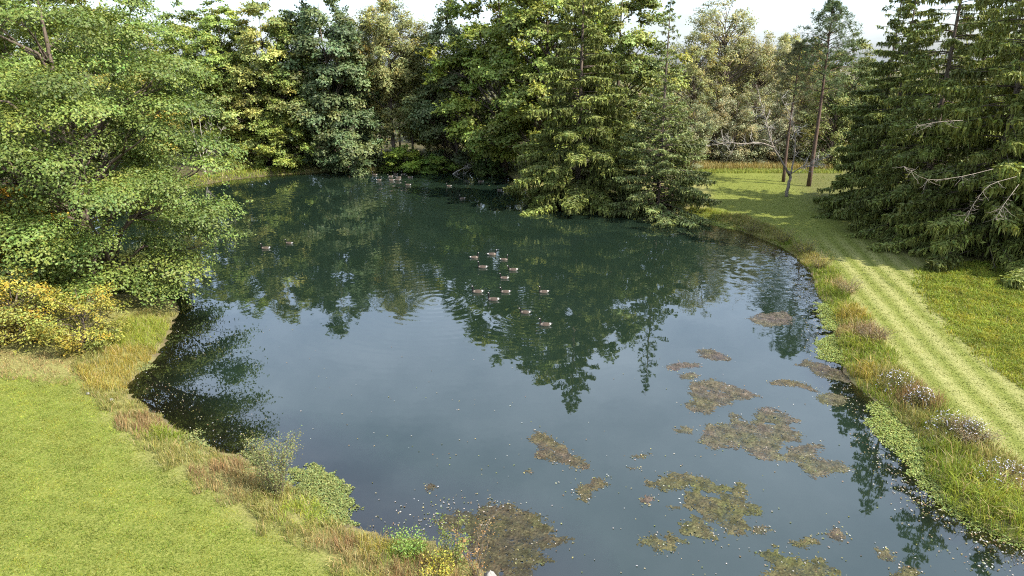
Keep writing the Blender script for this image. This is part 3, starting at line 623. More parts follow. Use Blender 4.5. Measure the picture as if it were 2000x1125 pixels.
bare_tree('fallen_branch', 885, 111.6, 'bleached fallen branch lying at the far water edge',
  [([(-2.4, -.6, -.3), (-1.2, -.2, .5), (0, .2, 1.5), (1.2, .4, 2.2)], .14, .07), ([(0, .2, 1.5), (1.6, -.2, 1.2), (3.0, -.6, .2)], .07, .02),
   ([(-.6, 0, .9), (1, -.6, .5), (2.6, -1.0, -.1)], .07, .02), ([(.8, .3, 1.9), (1.9, .2, 2.6), (2.6, .1, 2.4)], .05, .015)], 10, M_DEAD, 43)

# --- the wood behind everything: one mass nobody could count
def build_woods():
    r = np.random.default_rng(51); cm = MB()
    pts = []
    for k in range(120):
        x = r.uniform(-135, 150); y = r.uniform(128, 190)
        if 24 < x < 58 and y < 138: y += 14
        pts.append((x, y))
    for (x, y) in pts:
        H = r.uniform(15, 20.5) if x > -80 else r.uniform(18, 25); R = r.uniform(4, 6); z0 = gz(x, y)
        tint = [GREEN, OLIVE, (.11, .13, .04), (.14, .14, .055), DARK][r.integers(0, 5)] if x < 15 else [OLIVE, TAN, (.15, .14, .05), (.12, .13, .045)][r.integers(0, 4)]
        n = 760; d = unit(r.normal(size=(n, 3))); d[:, 2] = np.abs(d[:, 2])*1.2-.25; q = .55+.45*r.random(n)
        lob = 1+.25*np.sin(d[:, 0]*6+x)*np.cos(d[:, 1]*5+y)+.2*np.sin(d[:, 2]*9+x)
        p = np.array([x, y, z0+H*.45])+d*(q*lob)[:, None]*[R, R, H*.47]; w_ = r.random(n) < .22; p[w_, 2] = z0+r.uniform(0, H*.4, w_.sum())
        sz = r.uniform(.5, 1.1, n); leaves(cm, p, d*.5+[0, 0, .6]+r.normal(0, .5, (n, 3)), sz, sz*.7, vary(np.array(tint), n, .2, .12, r), r=r)
        tube(cm, [[x, y, z0-.3], [x+.2, y, z0+H*.7]], [.22, .08], 5, (.09, .07, .05))
    o = cm.build('far_woods', M_LEAF); tag(o, 'mass of woodland behind the pond trees', 'woods', kind='stuff')
build_woods()
def build_understorey():
    r = np.random.default_rng(52); cm = MB()
    for k in range(420):
        px = r.uniform(430, 1010) if k < 210 else r.uniform(1330, 1660); Y = r.uniform(113.2, 128) if k < 210 else r.uniform(116.5, 127)
        x = at_depth(px, Y); 
        z0 = gz(x, Y); R = r.uniform(.6, 1.7) if k < 210 else r.uniform(1, 2.6); n = 200; d = unit(r.normal(size=(n, 3))); d[:, 2] = np.abs(d[:, 2])
        tint = [GREEN, DARK, OLIVE, (.13, .15, .04)][r.integers(0, 4)] if px < 1100 else [OLIVE, TAN, (.17, .14, .07)][r.integers(0, 3)]
        p = np.array([x, Y, z0])+d*(r.random(n)**.4*R)[:, None]*[1.2, 1, 1.1]
        sz = r.uniform(.2, .45, n); leaves(cm, p, d*.5+[0, 0, .6]+r.normal(0, .5, (n, 3)), sz, sz*.6, vary(np.array(tint), n, .2, .12, r), r=r)
    o = cm.build('understorey', M_LEAF); tag(o, 'tangled undergrowth below the far trees', 'undergrowth', kind='stuff')
build_understorey()

# ------------------------------------------------------------------ shrubs and plants on the near banks
shrubY = broadleaf(61, 4.2, 3.0, base=.03, nclump=70, nleaf=9000, leaf=.17, csize=.26, lobes=.3, nlimb=65, trunk_r=.06, shoots=9, yellow=.3, flat=.7, narrow=.5, updown=.3, profile=[(0, .7), (.3, 1), (.6, .95), (.85, .6), (1, .2)])
T('yellow_shrub', shrubY, 45, 39.6, 'tall yellow leaved shrub at the left edge below the maple', (.22, .215, .045), 'shrub', rz=.3, sc=(1.15, 1.0, 1.05), parts=('stems', 'foliage'))
T('yellow_shrub', shrubY, 170, 39.4, 'golden green shrub right of the tall yellow shrub', (.2, .205, .045), 'shrub', rz=2.0, sc=(.92, .85, .85), parts=('stems', 'foliage'))
T('yellow_shrub', shrubY, -55, 38.5, 'yellow brown shrub cut by the left picture edge', (.19, .18, .05), 'shrub', rz=4.0, sc=(1.0, 1.0, .9), parts=('stems', 'foliage'))
def wispy(name, px, py, label, h, spread, nst, leafc, nl, seed, leafsz=.07, arch=.2, stemcol=M_BARK, cat='shrub', w=.5):
    r = np.random.default_rng(seed); x, y = unproject(px, py, .4); e = empty(name, (x, y, gz(x, y))); tag(e, label, cat); sm = MB(); lm = MB()
    for k in range(nst):
        a = r.uniform(0, 6.28); hh = h*r.uniform(.5, 1); d = np.array([math.cos(a), math.sin(a), 0])*spread*r.uniform(.3, 1)
        b = d*.25*r.random(); tip = d+np.array([0, 0, hh]); p = bend_line([b[0], b[1], -.05], tip, 7, arch*hh, r, .02*hh); tube(sm, p, np.linspace(.012, .004, 7), 3)
        m = nl//nst; s = r.random(m)*.95+.05; idx = s*6; i0 = np.minimum(idx.astype(int), 5); q = p[i0]+(p[i0+1]-p[i0])*(idx-i0)[:, None]+r.normal(0, .07*spread+.03, (m, 3))
        q[:, 2] = np.maximum(q[:, 2], .01); sz = leafsz*r.uniform(.6, 1.4, m); leaves(lm, q, r.normal(size=(m, 3))*.6+[0, 0, .7], sz, sz*w, vary(np.array(leafc), m, .2, .15, r), r=r)
    sm.build('stems', stemcol, e); lm.build('foliage', M_LEAF, e); return e
wispy('upright_shrub', 540, 962, 'upright wispy green shrub on the near left bank', 3.0, 1.25, 46, (.17, .18, .062), 5200, 71)
for _px, _py, _h, _sp, _c, _lb, _sd in [(1470,448,1.2,1.5,(.2,.19,.05),'low yellowish bush at the start of the right bank',171),(1530,470,1.6,1.6,(.24,.22,.045),'rounded goldenrod bush where the right bank bends',172),(1572,492,1.9,1.7,(.22,.22,.045),'largest goldenrod bush at the bend of the right bank',173),
        (1602,520,1.5,1.4,(.25,.21,.05),'goldenrod bush just below the bend of the right bank',174),(1655,575,1.1,1.4,(.24,.19,.085),'tan seeding weed halfway up the right bank',175),(1705,668,1.1,1.5,(.2,.15,.08),'reddish seeding weed on the right bank above the asters',176),(1905,868,.9,1.3,(.19,.15,.075),'reddish weed between two aster clumps near the right edge',177)]:
    wispy('bank_bush', _px, _py, _lb, _h, _sp, 60, _c, 3000, _sd, .06, .08)
wispy('bramble', 930, 1112, 'arching bramble canes with orange red leaves at the bottom edge', 1.9, 1.2, 16, (.24, .15, .055), 420, 72, .08, .3)
wispy('green_bramble', 885, 1098, 'leafy green bramble left of the orange canes', 1.7, 1.0, 14, (.16, .2, .045), 900, 73, .09, .3)
wispy('golden_weed', 860, 1135, 'golden leaved weed at the bottom edge', 1.0, .8, 16, (.3, .27, .04), 900, 74, .08, .2)
wispy('green_shrub', 800, 1085, 'fresh green leafy plant beside the grass tuft on the near bank', 1.0, .9, 26, (.17, .25, .05), 1500, 75, .08, .15)

# tall grass and weeds: one mass per bank
TYPES = {'green': ((.15, .195, .026), .75, .5), 'tan': ((.225, .18, .08), .7, .4), 'red': ((.175, .12, .06), .75, .35), 'gold': ((.235, .2, .042), .8, .5), 'olive': ((.175, .175, .05), .65, .5), 'lime': ((.2, .24, .034), .85, .7)}
def grass_band(name, label, band, feats, density, seed, hscale=1.0, default='olive', wb=.022):
    r = np.random.default_rng(seed); lo, hi = band.min(0), band.max(0); area = (hi-lo).prod(); n = int(area*density)
    x = r.uniform(lo[0], hi[0], n); y = r.uniform(lo[1], hi[1], n); keep = (sdist(x, y, band) < .35*noise2(x, y, 2.5, 2, 7)) & (sdist(x, y) > -.12)
    x, y = x[keep], y[keep]
    cl = noise2(x, y, 1.6, 2, 9); keep = r.random(len(x)) < .55+.5*cl; x, y = x[keep], y[keep]; n = len(x)
    F = [(*unproject(a, b, .5), rad, ty, hm) for a, b, rad, ty, hm in feats]
    c = np.tile(np.array(TYPES[default][0]), (n, 1)); h = np.full(n, TYPES[default][1]*.75); bd = np.full(n, TYPES[default][2])
    best = np.full(n, 1.0)
    jx = x+r.normal(0, .25, n); jy = y+r.normal(0, .25, n)
    for fx, fy, rad, ty, hm in F:
        d = np.hypot(jx-fx, jy-fy)/rad; s = d < best; best = np.where(s, d, best)
        c[s] = TYPES[ty][0]; h[s] = TYPES[ty][1]*hm; bd[s] = TYPES[ty][2]
    z = ground_h(x, y); h = h*hscale*r.uniform(.45, 1.15, n)*(1+.3*noise2(x, y, 1.2, 2, 4))*(.55+.45*smooth(0, .8, sdist(x, y)))
    c = vary(c, n, .22, .12, r); c *= (1+.2*noise2(x, y, .9, 2, 2))[:, None]
    straw = r.random(n) < .12; c[straw] = vary(np.array((.32, .27, .14)), straw.sum(), .2, .1, r)
    mb = MB(); blades(mb, np.stack([x, y, z-.02], 1), h, wb*r.uniform(.7, 1.4, n), bd*r.uniform(.4, 1.5, n), c, r=r, tipcol=np.clip(c*np.array([1.25, 1.15, 1.0]), 0, 1))
    o = mb.build(name, M_GRASS); tag(o, label, 'grass', kind='stuff'); return o
def outer_band(px_water, px_land, zl=.6):
    return np.array([unproject(a, b, .05) for a, b in px_water]+[unproject(a, b, zl) for a, b in px_land[::-1]])
RB = outer_band([(1325,424),(1420,444),(1500,474),(1550,500),(1586,535),(1596,577),(1624,615),(1632,660),(1644,715),(1676,762),(1746,816),(1796,870),(1808,928),(1854,988),(1922,1036),(2030,1080)],
                [(1345,405),(1400,410),(1500,440),(1585,482),(1632,528),(1675,595),(1718,655),(1764,715),(1834,785),(1908,848),(2010,915),(2150,985)])
grass_band('bank_grass', 'tall grass and weeds along the right bank of the pond', RB,
  [(1370,418,2.5,'lime',.5),(1440,432,2.5,'olive',.9),(1500,452,2.5,'olive',1),(1480,430,1.6,'red',.8),(1560,490,2.5,'olive',1),(1600,500,2,'gold',.6),(1610,560,2.4,'green',.9),(1650,560,2,'tan',1.0),(1620,600,1.5,'lime',.9),(1665,610,1.6,'gold',1.0),
   (1640,660,1.8,'lime',1.),(1700,655,1.8,'red',1.05),(1660,640,1.4,'tan',.9),(1640,730,1.9,'green',1.1),(1690,730,1.4,'gold',.9),(1740,740,1.2,'olive',1.1),(1700,780,1.6,'green',1.0),(1790,780,1.3,'red',.9),(1760,800,1.3,'olive',1.1),
   (1740,840,1.4,'lime',.6),(1790,870,1.5,'green',1.2),(1850,850,1.1,'olive',1.0),(1900,850,1.2,'red',.8),(1830,930,1.5,'green',1.2),(1890,970,1.7,'lime',1.15),(1950,900,1.2,'olive',1),(1960,1000,1.9,'lime',1.2),(2010,960,1.3,'tan',.9)], 380, 81, 1.15, 'green')
LB = outer_band([(960,1125),(905,1085),(840,1062),(760,1052),(690,1036),(610,975),(520,915),(440,888),(370,858),(310,812),(248,768),(262,736),(298,700),(328,655),(346,612)],
                [(760,1200),(690,1130),(625,1088),(520,1028),(385,950),(262,870),(205,795),(150,742),(140,715),(200,660),(260,610)])
grass_band('bank_grass', 'tan and green tall grass along the near left bank', LB,
  [(290,650,2.6,'lime',.95),(270,690,1.6,'gold',.8),(205,735,1.8,'gold',.7),(240,760,1.2,'olive',.7),(265,830,1.5,'red',.75),(240,850,1.2,'tan',.6),(320,845,1.0,'green',.9),(300,870,1.0,'olive',.6),(390,900,1.2,'olive',.5),(430,915,1.3,'red',.7),(480,940,1.4,'tan',.75),(440,960,1.2,'tan',.5),
   (540,960,.9,'olive',.8),(600,990,1.0,'lime',.6),(640,1060,.9,'tan',.6),(670,1060,.8,'red',.7),(735,1065,.65,'gold',1.0),(790,1085,.7,'green',.8),(700,1100,.8,'tan',.7),(800,1120,1.0,'red',.7),(870,1120,.8,'tan',.8),(940,1130,.8,'red',.8)], 480, 82, 1.1, 'olive', .017)
DRY = np.array([unproject(a, b, .6) for a, b in [(-120,690),(150,690),(205,720),(190,760),(140,748),(0,742),(-120,742)]])
grass_band('dry_grass', 'strip of dry tan grass between the lawn and the yellow shrubs', DRY, [], 260, 88, .4, 'tan', .022)
LAWNX = LAWN_NEAR
def mown(name, label, band, density, seed, hh, base, wb, val=.25, clump=1.5, bend=.7, streak=False, mow=False):
    r = np.random.default_rng(seed); lo, hi = np.maximum(band.min(0), [-34, 17]), np.minimum(band.max(0), [48, 105]); n = int((hi-lo).prod()*density)
    x = r.uniform(lo[0], hi[0], n); y = r.uniform(lo[1], hi[1], n)
    ok = (np.abs(x) < .76*(y*.95+5.3)+1) & (r.random(n) < np.clip((32/y)**1.5, .1, 1)); x, y = x[ok], y[ok]
    ok = (sdist(x, y, band) < .6*noise2(x, y, 1.6, 3, 3)+r.normal(0, .35, len(x))) & (sdist(x, y) > .3); x, y = x[ok], y[ok]; n = len(x)
    yl = smooth(-.3, .9, noise2(x, y, 3.2, 3, 2))[:, None]; c = vary(np.array(base), n, val, .14, r)*(1+yl*np.array([[.34, .16, .2]]))*(1+.26*noise2(x, y, clump, 3, 5)+.2*noise2(x, y, 5, 2, 8))[:, None]
    if mow: c = c*(1+.09*np.sin((x*.82+y*.57)*2.1+1.2*noise2(x, y, 9, 2, 2))+.07*np.sin((x*.82+y*.57)*4.7))[:, None]
    if streak:
        a_, b_ = unproject(1690, 560), unproject(1940, 850); t_ = math.atan2(a_[1]-b_[1], a_[0]-b_[0]); pr = -x*math.sin(t_)+y*math.cos(t_)+.15*noise2(x, y, 6, 2, 1)
        c = c*(1+smooth(72, 58, y)*(.17*np.sin(pr*4.3+.6*noise2(x, y, 12, 2, 4))+.15*np.sin(pr*7.1+2)+.12*np.sin(pr*11.9+1)+.12*np.sin(pr*2.3)))[:, None]
    mb = MB(); blades(mb, np.stack([x, y, ground_h(x, y)-.01], 1), hh*r.uniform(.5, 1.3, n)*(1+.25*noise2(x, y, clump, 2, 1)), wb*r.uniform(.7, 1.4, n)*np.clip(y/32, 1, 2.5), bend*r.uniform(.4, 1.4, n), np.clip(c, .01, 1), r=r)
    o = mb.build(name, M_GRASS); tag(o, label, 'grass', kind='stuff')
mown('lawn_grass', 'short bright lawn grass on the near left bank', LAWN_NEAR, 480, 83, .075, (.145, .18, .026), .019, .26, .8, mow=True)
FIELD = poly_px([(2010,772),(1925,705),(1850,640),(1797,577),(1800,530),(1900,515),(2010,525),(2400,560),(2600,900)])
mown('field_grass', 'taller unmown green grass right of the mown strip', FIELD, 330, 84, .30, (.168, .2, .024), .03, .2, 2.2, .8)
mown('mown_grass', 'short mown grass strip along the right bank', STRIP, 170, 85, .06, (.112, .137, .022), .026, .3, .8, streak=True)
MEADOW = np.array([(at_depth(1340, 108), 108), (at_depth(1345, 116), 116), (at_depth(1600, 116), 116), (at_depth(1590, 106), 106.)])
mown('meadow_grass', 'tall tan meadow grass at the back of the far lawn', np.array(MEADOW), 200, 86, 1.0, (.32, .25, .07), .05, .2, 3, .4) if False else None
FB = np.array([unproject(a, b, .1) for a, b in [(300,382),(390,361),(470,348),(560,340),(640,335),(720,335),(800,334),(860,334),(925,332)]]+[unproject(a, b, .6) for a, b in [(925,322),(860,322),(800,323),(720,323),(640,323),(560,327),(470,333),(390,345),(300,360)]])
grass_band('bank_grass', 'yellow green grass fringe along the far shore', FB, [(490,338,7,'lime',.9),(420,350,7,'lime',.8),(700,330,5,'olive',1),(830,328,7,'green',1)], 45, 87, 1.1, 'olive', .06)
def meadow():
    r = np.random.default_rng(86); n = 9000; x = r.uniform(MEADOW[:, 0].min(), MEADOW[:, 0].max(), n); y = r.uniform(107, 116, n)
    c = vary(np.array((.27, .22, .08)), n, .2, .12, r); g = y < 110.5; c[g] = vary(np.array((.21, .24, .05)), g.sum(), .2, .1, r)
    mb = MB(); blades(mb, np.stack([x, y, ground_h(x, y)], 1), np.where(g, .5, 1.2)*r.uniform(.6, 1.2, n), .06, .35, c, r=r)
    tag(mb.build('meadow_grass', M_GRASS), 'tall tan meadow grass at the back of the far lawn', 'grass', kind='stuff')
meadow()
def aster(px, py, label, seed, R=.8):
    r = np.random.default_rng(seed); x, y = unproject(px, py, 1.0); e = empty('aster_plant', (x, y, gz(x, y))); tag(e, label, 'flower', 'asters on the right bank'); lm = MB(); fm = MB(); sm = MB()
    n = 900; d = unit(r.normal(size=(n, 3))); d[:, 2] = np.abs(d[:, 2]); p = d*(r.random(n)**.4)[:, None]*[R*1.3, R, .95]
    sz = r.uniform(.05, .12, n); leaves(lm, p, r.normal(size=(n, 3))+[0, 0, .6], sz, sz*.4, vary(np.array((.12, .12, .045)), n, .25, .15, r), r=r)
    for k in range(30):
        a = unit(r.normal(size=3)+[0, 0, .8]); tube(sm, bend_line([0, 0, 0], a*[R, R*.8, .95], 4, .1, r, .03), [.012, .01, .008, .004], 3)
    n = 240; d = unit(r.normal(size=(n, 3))+[0, 0, .7]); d[:, 2] = np.abs(d[:, 2]); cl = np.sin(d[:, 0]*9+seed)*np.sin(d[:, 1]*8); d = d[cl > -.1]; n = len(d)
    p = d*[R*1.35, R*1.05, 1.02]+r.normal(0, .06, (n, 3))
    for k in range(2):
        sz = r.uniform(.045, .08, n); leaves(fm, p+[0, 0, .004*k], d*.5+[0, 0, .8]+r.normal(0, .3, (n, 3)), sz, sz*.6, vary(np.array((.5, .49, .6)), n, .1, .02, r), r=r)
    sm.build('stems', M_BARK, e); lm.build('foliage', M_LEAF, e); o = fm.build('flowers', M_PETAL, e); o['kind'] = 'stuff'
aster(1752, 738, 'white aster clump farthest up the right bank', 91, .75)
aster(1800, 770, 'small white aster clump second from the top of the right bank', 92, .5)
aster(1862, 822, 'wide white aster clump in the middle of the right bank', 93, .85)
aster(1905, 838, 'sparse aster clump right beside the wide middle clump', 95, .45)
aster(1965, 925, 'nearest white aster clump close to the right picture edge', 94, .9)
def stone(px, py, label, s, seed, name='pale_rock', tall=1.0):
    r = np.random.default_rng(seed); x, y = unproject(px, py, .5); mb = MB(); nu, nv = 10, 7; v = []
    for j in range(nv):
        b = -math.pi/2+math.pi*j/(nv-1)
        for i in range(nu):
            a = 2*math.pi*i/nu; k = 1+.18*math.sin(3*a+seed)+.12*math.cos(4*b+2*a)+r.normal(0, .03)
            v.append((s*k*math.cos(b)*math.cos(a), s*.75*k*math.cos(b)*math.sin(a), s*tall*.7*math.sin(b)*k))
    f = [[j*nu+i, j*nu+(i+1) % nu, (j+1)*nu+(i+1) % nu, (j+1)*nu+i] for j in range(nv-1) for i in range(nu)]
    mb.add(v, [f]); o = mb.build(name, M_STONE, smooth_shade=True); o.location = (x, y, gz(x, y)+s*tall*.3); tag(o, label, 'rock')
stone(957, 1116, 'upright pale rock among the brambles at the bottom edge', .24, 1, tall=1.8)
stone(172, 770, 'small white rock at the edge of the near left lawn', .10, 2)
stone(217, 775, 'pale rock by the dark hole in the near left bank', .12, 3)

# ------------------------------------------------------------------ floating plants, algae mats, leaves
def leafy_float(name, label, polys, density, col, seed, hmax=.2, sz0=.08):
    r = np.random.default_rng(seed); mb = MB()
    for poly in polys:
        P = np.array([unproject(a, b) for a, b in poly]); lo, hi = P.min(0)-.3, P.max(0)+.3; n = int((hi-lo).prod()*density); x = r.uniform(lo[0], hi[0], n); y = r.uniform(lo[1], hi[1], n)
        s = sdist(x, y, P)+.3*noise2(x, y, 1.1, 3, 2); k = r.random(n) < np.clip(.12-s*2.2, 0, 1); x, y, s = x[k], y[k], s[k]; n = len(x)
        zb = np.maximum(ground_h(x, y), 0); z = zb+.015+r.random(n)*hmax*np.clip(-s*1.3, .05, 1)
        sz = sz0*r.uniform(.6, 1.4, n); leaves(mb, np.stack([x, y, z], 1), r.normal(0, .35, (n, 3))+[0, 0, 1], sz, sz*.75, vary(np.array(col), n, .2, .12, r), r=r)
    tag(mb.build(name, M_LEAF), label, 'water plant', kind='stuff')
leafy_float('water_primrose', 'bright yellow green floating plants off the near left bank', [[(560,915),(620,905),(672,935),(700,985),(690,1030),(620,1040),(575,1000)]], 1500, (.165, .19, .055), 101, .13, .07)
leafy_float('water_primrose', 'pale green leaf mat beside the reddish grass on the left', [[(340,850),(385,838),(410,862),(400,890),(350,885)],[(262,712),(300,708),(305,722),(270,728)],[(470,885),(520,875),(540,905),(490,910)]], 700, (.17, .185, .06), 102, .12)
leafy_float('water_primrose', 'lime green floating plants hugging the right bank', [[(1325,423),(1360,418),(1440,438),(1460,452),(1420,447),(1350,430)],[(1590,592),(1625,588),(1645,620),(1640,652),(1605,645)],[(1588,668),(1630,648),(1662,690),(1655,718),(1600,700)],
   [(1690,795),(1720,775),(1770,820),(1820,870),(1830,920),(1790,925),(1740,880),(1695,840)],[(1765,925),(1820,905),(1875,985),(1930,1025),(2030,1070),(2030,1085),(1930,1052),(1840,1000)]], 800, (.2, .235, .055), 103, .14)
ZW = lambda ox, oy, k, pts: [(ox+a/k, oy+b/k) for a, b in pts]
MATS = [
 ('widest brown algae mat, spreading across the right side of the pond', ZW(1250,680,4.018,[(450,745),(530,590),(700,590),(700,500),(760,510),(860,590),(890,560),(900,470),(980,455),(1090,480),(1250,570),(1200,610),(1290,690),(1270,735),(1130,745),(1090,830),(1240,760),(1430,740),(1450,790),(1350,860),(1560,880),(1710,960),(1600,990),(1470,985),(1380,1030),(1290,990),(1240,900),(1000,905),(850,840),(780,790),(560,790)]), (.165,.145,.10)),
 ('ragged brown algae mat above the widest one', ZW(1250,680,4.018,[(370,270),(560,240),(760,300),(850,330),(945,380),(880,400),(720,420),(740,440),(620,465),(570,520),(450,520),(330,460),(340,425),(430,410),(375,370)]), (.165,.14,.10)),
 ('long thin algae mat curving toward the right bank', ZW(1250,680,4.018,[(1010,270),(1100,240),(1250,260),(1350,300),(1425,345),(1380,355),(1240,310),(1130,300),(1030,295)]), (.17,.135,.085)),
 ('leaf strewn algae mat crossing the tree reflections', ZW(1250,680,4.018,[(430,10),(560,0),(640,40),(735,85),(690,110),(560,95),(470,70)]), (.16,.13,.11)),
 ('thin straggling algae mat left of the tree reflections', ZW(1250,680,4.018,[(190,140),(300,110),(460,120),(480,150),(330,165),(270,190),(210,165)]), (.16,.13,.11)),
 ('small algae mat touching the top of the ragged mat', ZW(1250,680,4.018,[(300,205),(420,185),(485,215),(420,250),(320,250)]), (.16,.14,.10)),
 ('pale brown algae mat under the bare tree reflections', [(1460,622),(1480,612),(1530,608),(1555,620),(1545,635),(1500,640),(1475,634)], (.17,.14,.12)),
 ('brown algae mat against the right bank by the tall grass', ZW(1250,680,4.018,[(1210,130),(1300,90),(1400,110),(1500,140),(1620,200),(1670,265),(1580,270),(1480,255),(1370,225),(1310,160)]), (.14,.115,.085)),
 ('algae and leaf mat just below it against the right bank', ZW(1250,680,4.018,[(1370,380),(1480,340),(1600,370),(1640,430),(1540,460),(1420,440)]), (.15,.135,.08)),
 ('slanting brown algae mat alone in the middle foreground', ZW(1000,820,3.688,[(100,140),(180,80),(290,120),(390,180),(440,250),(590,315),(550,380),(480,345),(340,320),(150,275),(140,230),(200,220)]), (.16,.13,.08)),
 ('small boomerang shaped algae mat in the foreground', ZW(1000,820,3.688,[(440,500),(590,410),(660,420),(725,470),(640,500),(580,520),(565,610),(440,580),(485,550)]), (.15,.125,.07)),
 ('large olive algae mat with deep notches in the foreground', ZW(1000,820,3.688,[(930,460),(1140,370),(1300,400),(1440,410),(1430,450),(1570,480),(1660,440),(1710,520),(1690,590),(1825,620),(1800,690),(1690,700),(1710,850),(1540,855),(1465,745),(1420,740),(1455,860),(1230,850),(1310,890),(1200,910),(1110,980),(1010,960),(1000,920),(885,900),(920,850),(1060,830),(1180,820),(1200,740),(1280,700),(1280,655),(1120,640),(1200,605),(1240,550),(1280,490),(1110,520)]), (.155,.14,.07)),
 ('olive algae mat below the brambles at the bottom', [(850,1020),(885,995),(925,1000),(945,985),(1000,984),(1030,1000),(1052,1004),(1080,1030),(1075,1045),(1120,1052),(1098,1068),(1060,1080),(1082,1100),(1050,1108),(1040,1140),(950,1140),(930,1095),(890,1070),(905,1045),(860,1045)], (.11,.098,.05)),
 ('olive algae mat cut by the bottom edge', [(1470,1080),(1512,1065),(1560,1090),(1600,1085),(1645,1115),(1640,1150),(1470,1150),(1500,1100)], (.155,.14,.065)),
 ('round algae patch above the bottom mat', [(1540,1056),(1575,1044),(1606,1060),(1580,1076),(1552,1072)], (.16,.14,.07)),
 ('small algae patch right of the round patch', [(1605,1037),(1640,1032),(1664,1050),(1640,1062),(1615,1050)], (.16,.14,.08)),
 ('algae streak near the right bank at the bottom', [(1705,1070),(1730,1072),(1755,1090),(1735,1100),(1715,1090)], (.16,.14,.08)),
 ('algae patch at the bottom edge near the right bank', [(1740,1120),(1775,1105),(1800,1115),(1800,1145),(1735,1145)], (.15,.13,.07)),
 ('tiny algae patch between slanting and boomerang mats, right', [(1218,912),(1232,909),(1246,915),(1232,921)], (.15,.13,.08)),
 ('tiny algae patch left of the slanting mat', [(1024,918),(1034,915),(1042,921),(1033,927)], (.15,.13,.08)),
 ('thin twiggy algae patch right of the slanting mat', [(1220,892),(1240,886),(1274,886),(1262,896),(1235,898)], (.14,.12,.09)),
 ('speckled algae patch left of the widest mat', [(1312,838),(1330,832),(1356,838),(1350,848),(1320,846)], (.17,.15,.10)),
 ('leaf covered patch left of the notched olive mat', [(1243,972),(1268,966),(1286,974),(1272,988),(1252,982)], (.2,.16,.11)),
 ('dark leaf clump off the near left bank', [(822,950),(840,944),(858,948),(848,958),(830,960)], (.12,.09,.07)),
 ('algae patch right of the notched olive mat', [(1465,1032),(1490,1024),(1512,1035),(1490,1045),(1470,1042)], (.165,.15,.09))]
LEAFPTS = []
def build_mat(label, px, col, seed):
    r = np.random.default_rng(seed); P = np.array([unproject(a, b) for a, b in px]); c0 = P.mean(0); st = .09
    size = (P.max(0)-P.min(0)).max(); st = .058 if size > 2.5 else .042
    lo, hi = P.min(0)-.5, P.max(0)+.5; xs = np.arange(lo[0], hi[0], st); ys = np.arange(lo[1], hi[1], st); X, Y = np.meshgrid(xs, ys)
    s = sdist(X, Y, P).reshape(X.shape)+(.20 if size > 2.5 else .10)*noise2(X, Y, 1.0, 5, seed % 7)+(.14 if size > 2.5 else .07)*noise2(X, Y, .27, 3, seed % 5)+r.normal(0, .04, X.shape)
    if size > 4: s = np.maximum(s, -.35+0*s)+np.where(noise2(X, Y, 1.5, 3, (seed+3) % 8) > .78, .6, 0)
    sc_ = s[:-1, :-1]; ok = (sc_ < .02) & (r.random(sc_.shape) < np.clip(.5-sc_*4.5, .1, .96))
    if ok.sum() < 4: return
    Z = -.010+.022*smooth(.04, -.22, s)+.012*noise2(X, Y, .45, 4, 1)+.006*noise2(X, Y, 1.7, 2, 6)+r.normal(0, .005, X.shape)
    nx = len(xs); i = np.arange(len(ys)-1)[:, None]*nx+np.arange(nx-1)[None]; f = np.stack([i, i+1, i+nx+1, i+nx], -1)[ok]
    used = np.unique(f); remap = np.full(X.size, -1); remap[used] = np.arange(len(used)); V = np.stack([X+r.normal(0, st*.18, X.shape), Y+r.normal(0, st*.18, X.shape), Z], -1).reshape(-1, 3)[used]
    V[:, :2] -= c0
    c = vary(np.array(col)*np.array([.42, .425, .37]), len(used), .2, .06, r)*(1+.4*noise2(X.ravel()[used], Y.ravel()[used], .8, 3, 2))[:, None]
    g_ = noise2(X.ravel()[used]+seed, Y.ravel()[used], 2.6, 3, 4)[:, None]; c = c*(1+g_*np.array([[-.05, .06, -.2]]))
    mb = MB(); mb.add(V, [remap[f]], np.clip(c, .01, 1)); o = mb.build('algae_mat', M_MAT); o.location = (c0[0], c0[1], .004); tag(o, label, 'algae mat', 'algae mats floating on the pond')
    edge = used[(np.abs(s.ravel()[used]) < .12)]; pick = r.choice(edge, max(3, len(edge)//24)); LEAFPTS.append(np.stack([X.ravel()[pick], Y.ravel()[pick]], 1)+r.normal(0, .12, (len(pick), 2)))
    pick = r.choice(used, max(2, len(used)//260)); LEAFPTS.append(np.stack([X.ravel()[pick], Y.ravel()[pick]], 1))
for k, (lb, px, col) in enumerate(MATS): build_mat(lb, px, col, 200+k)
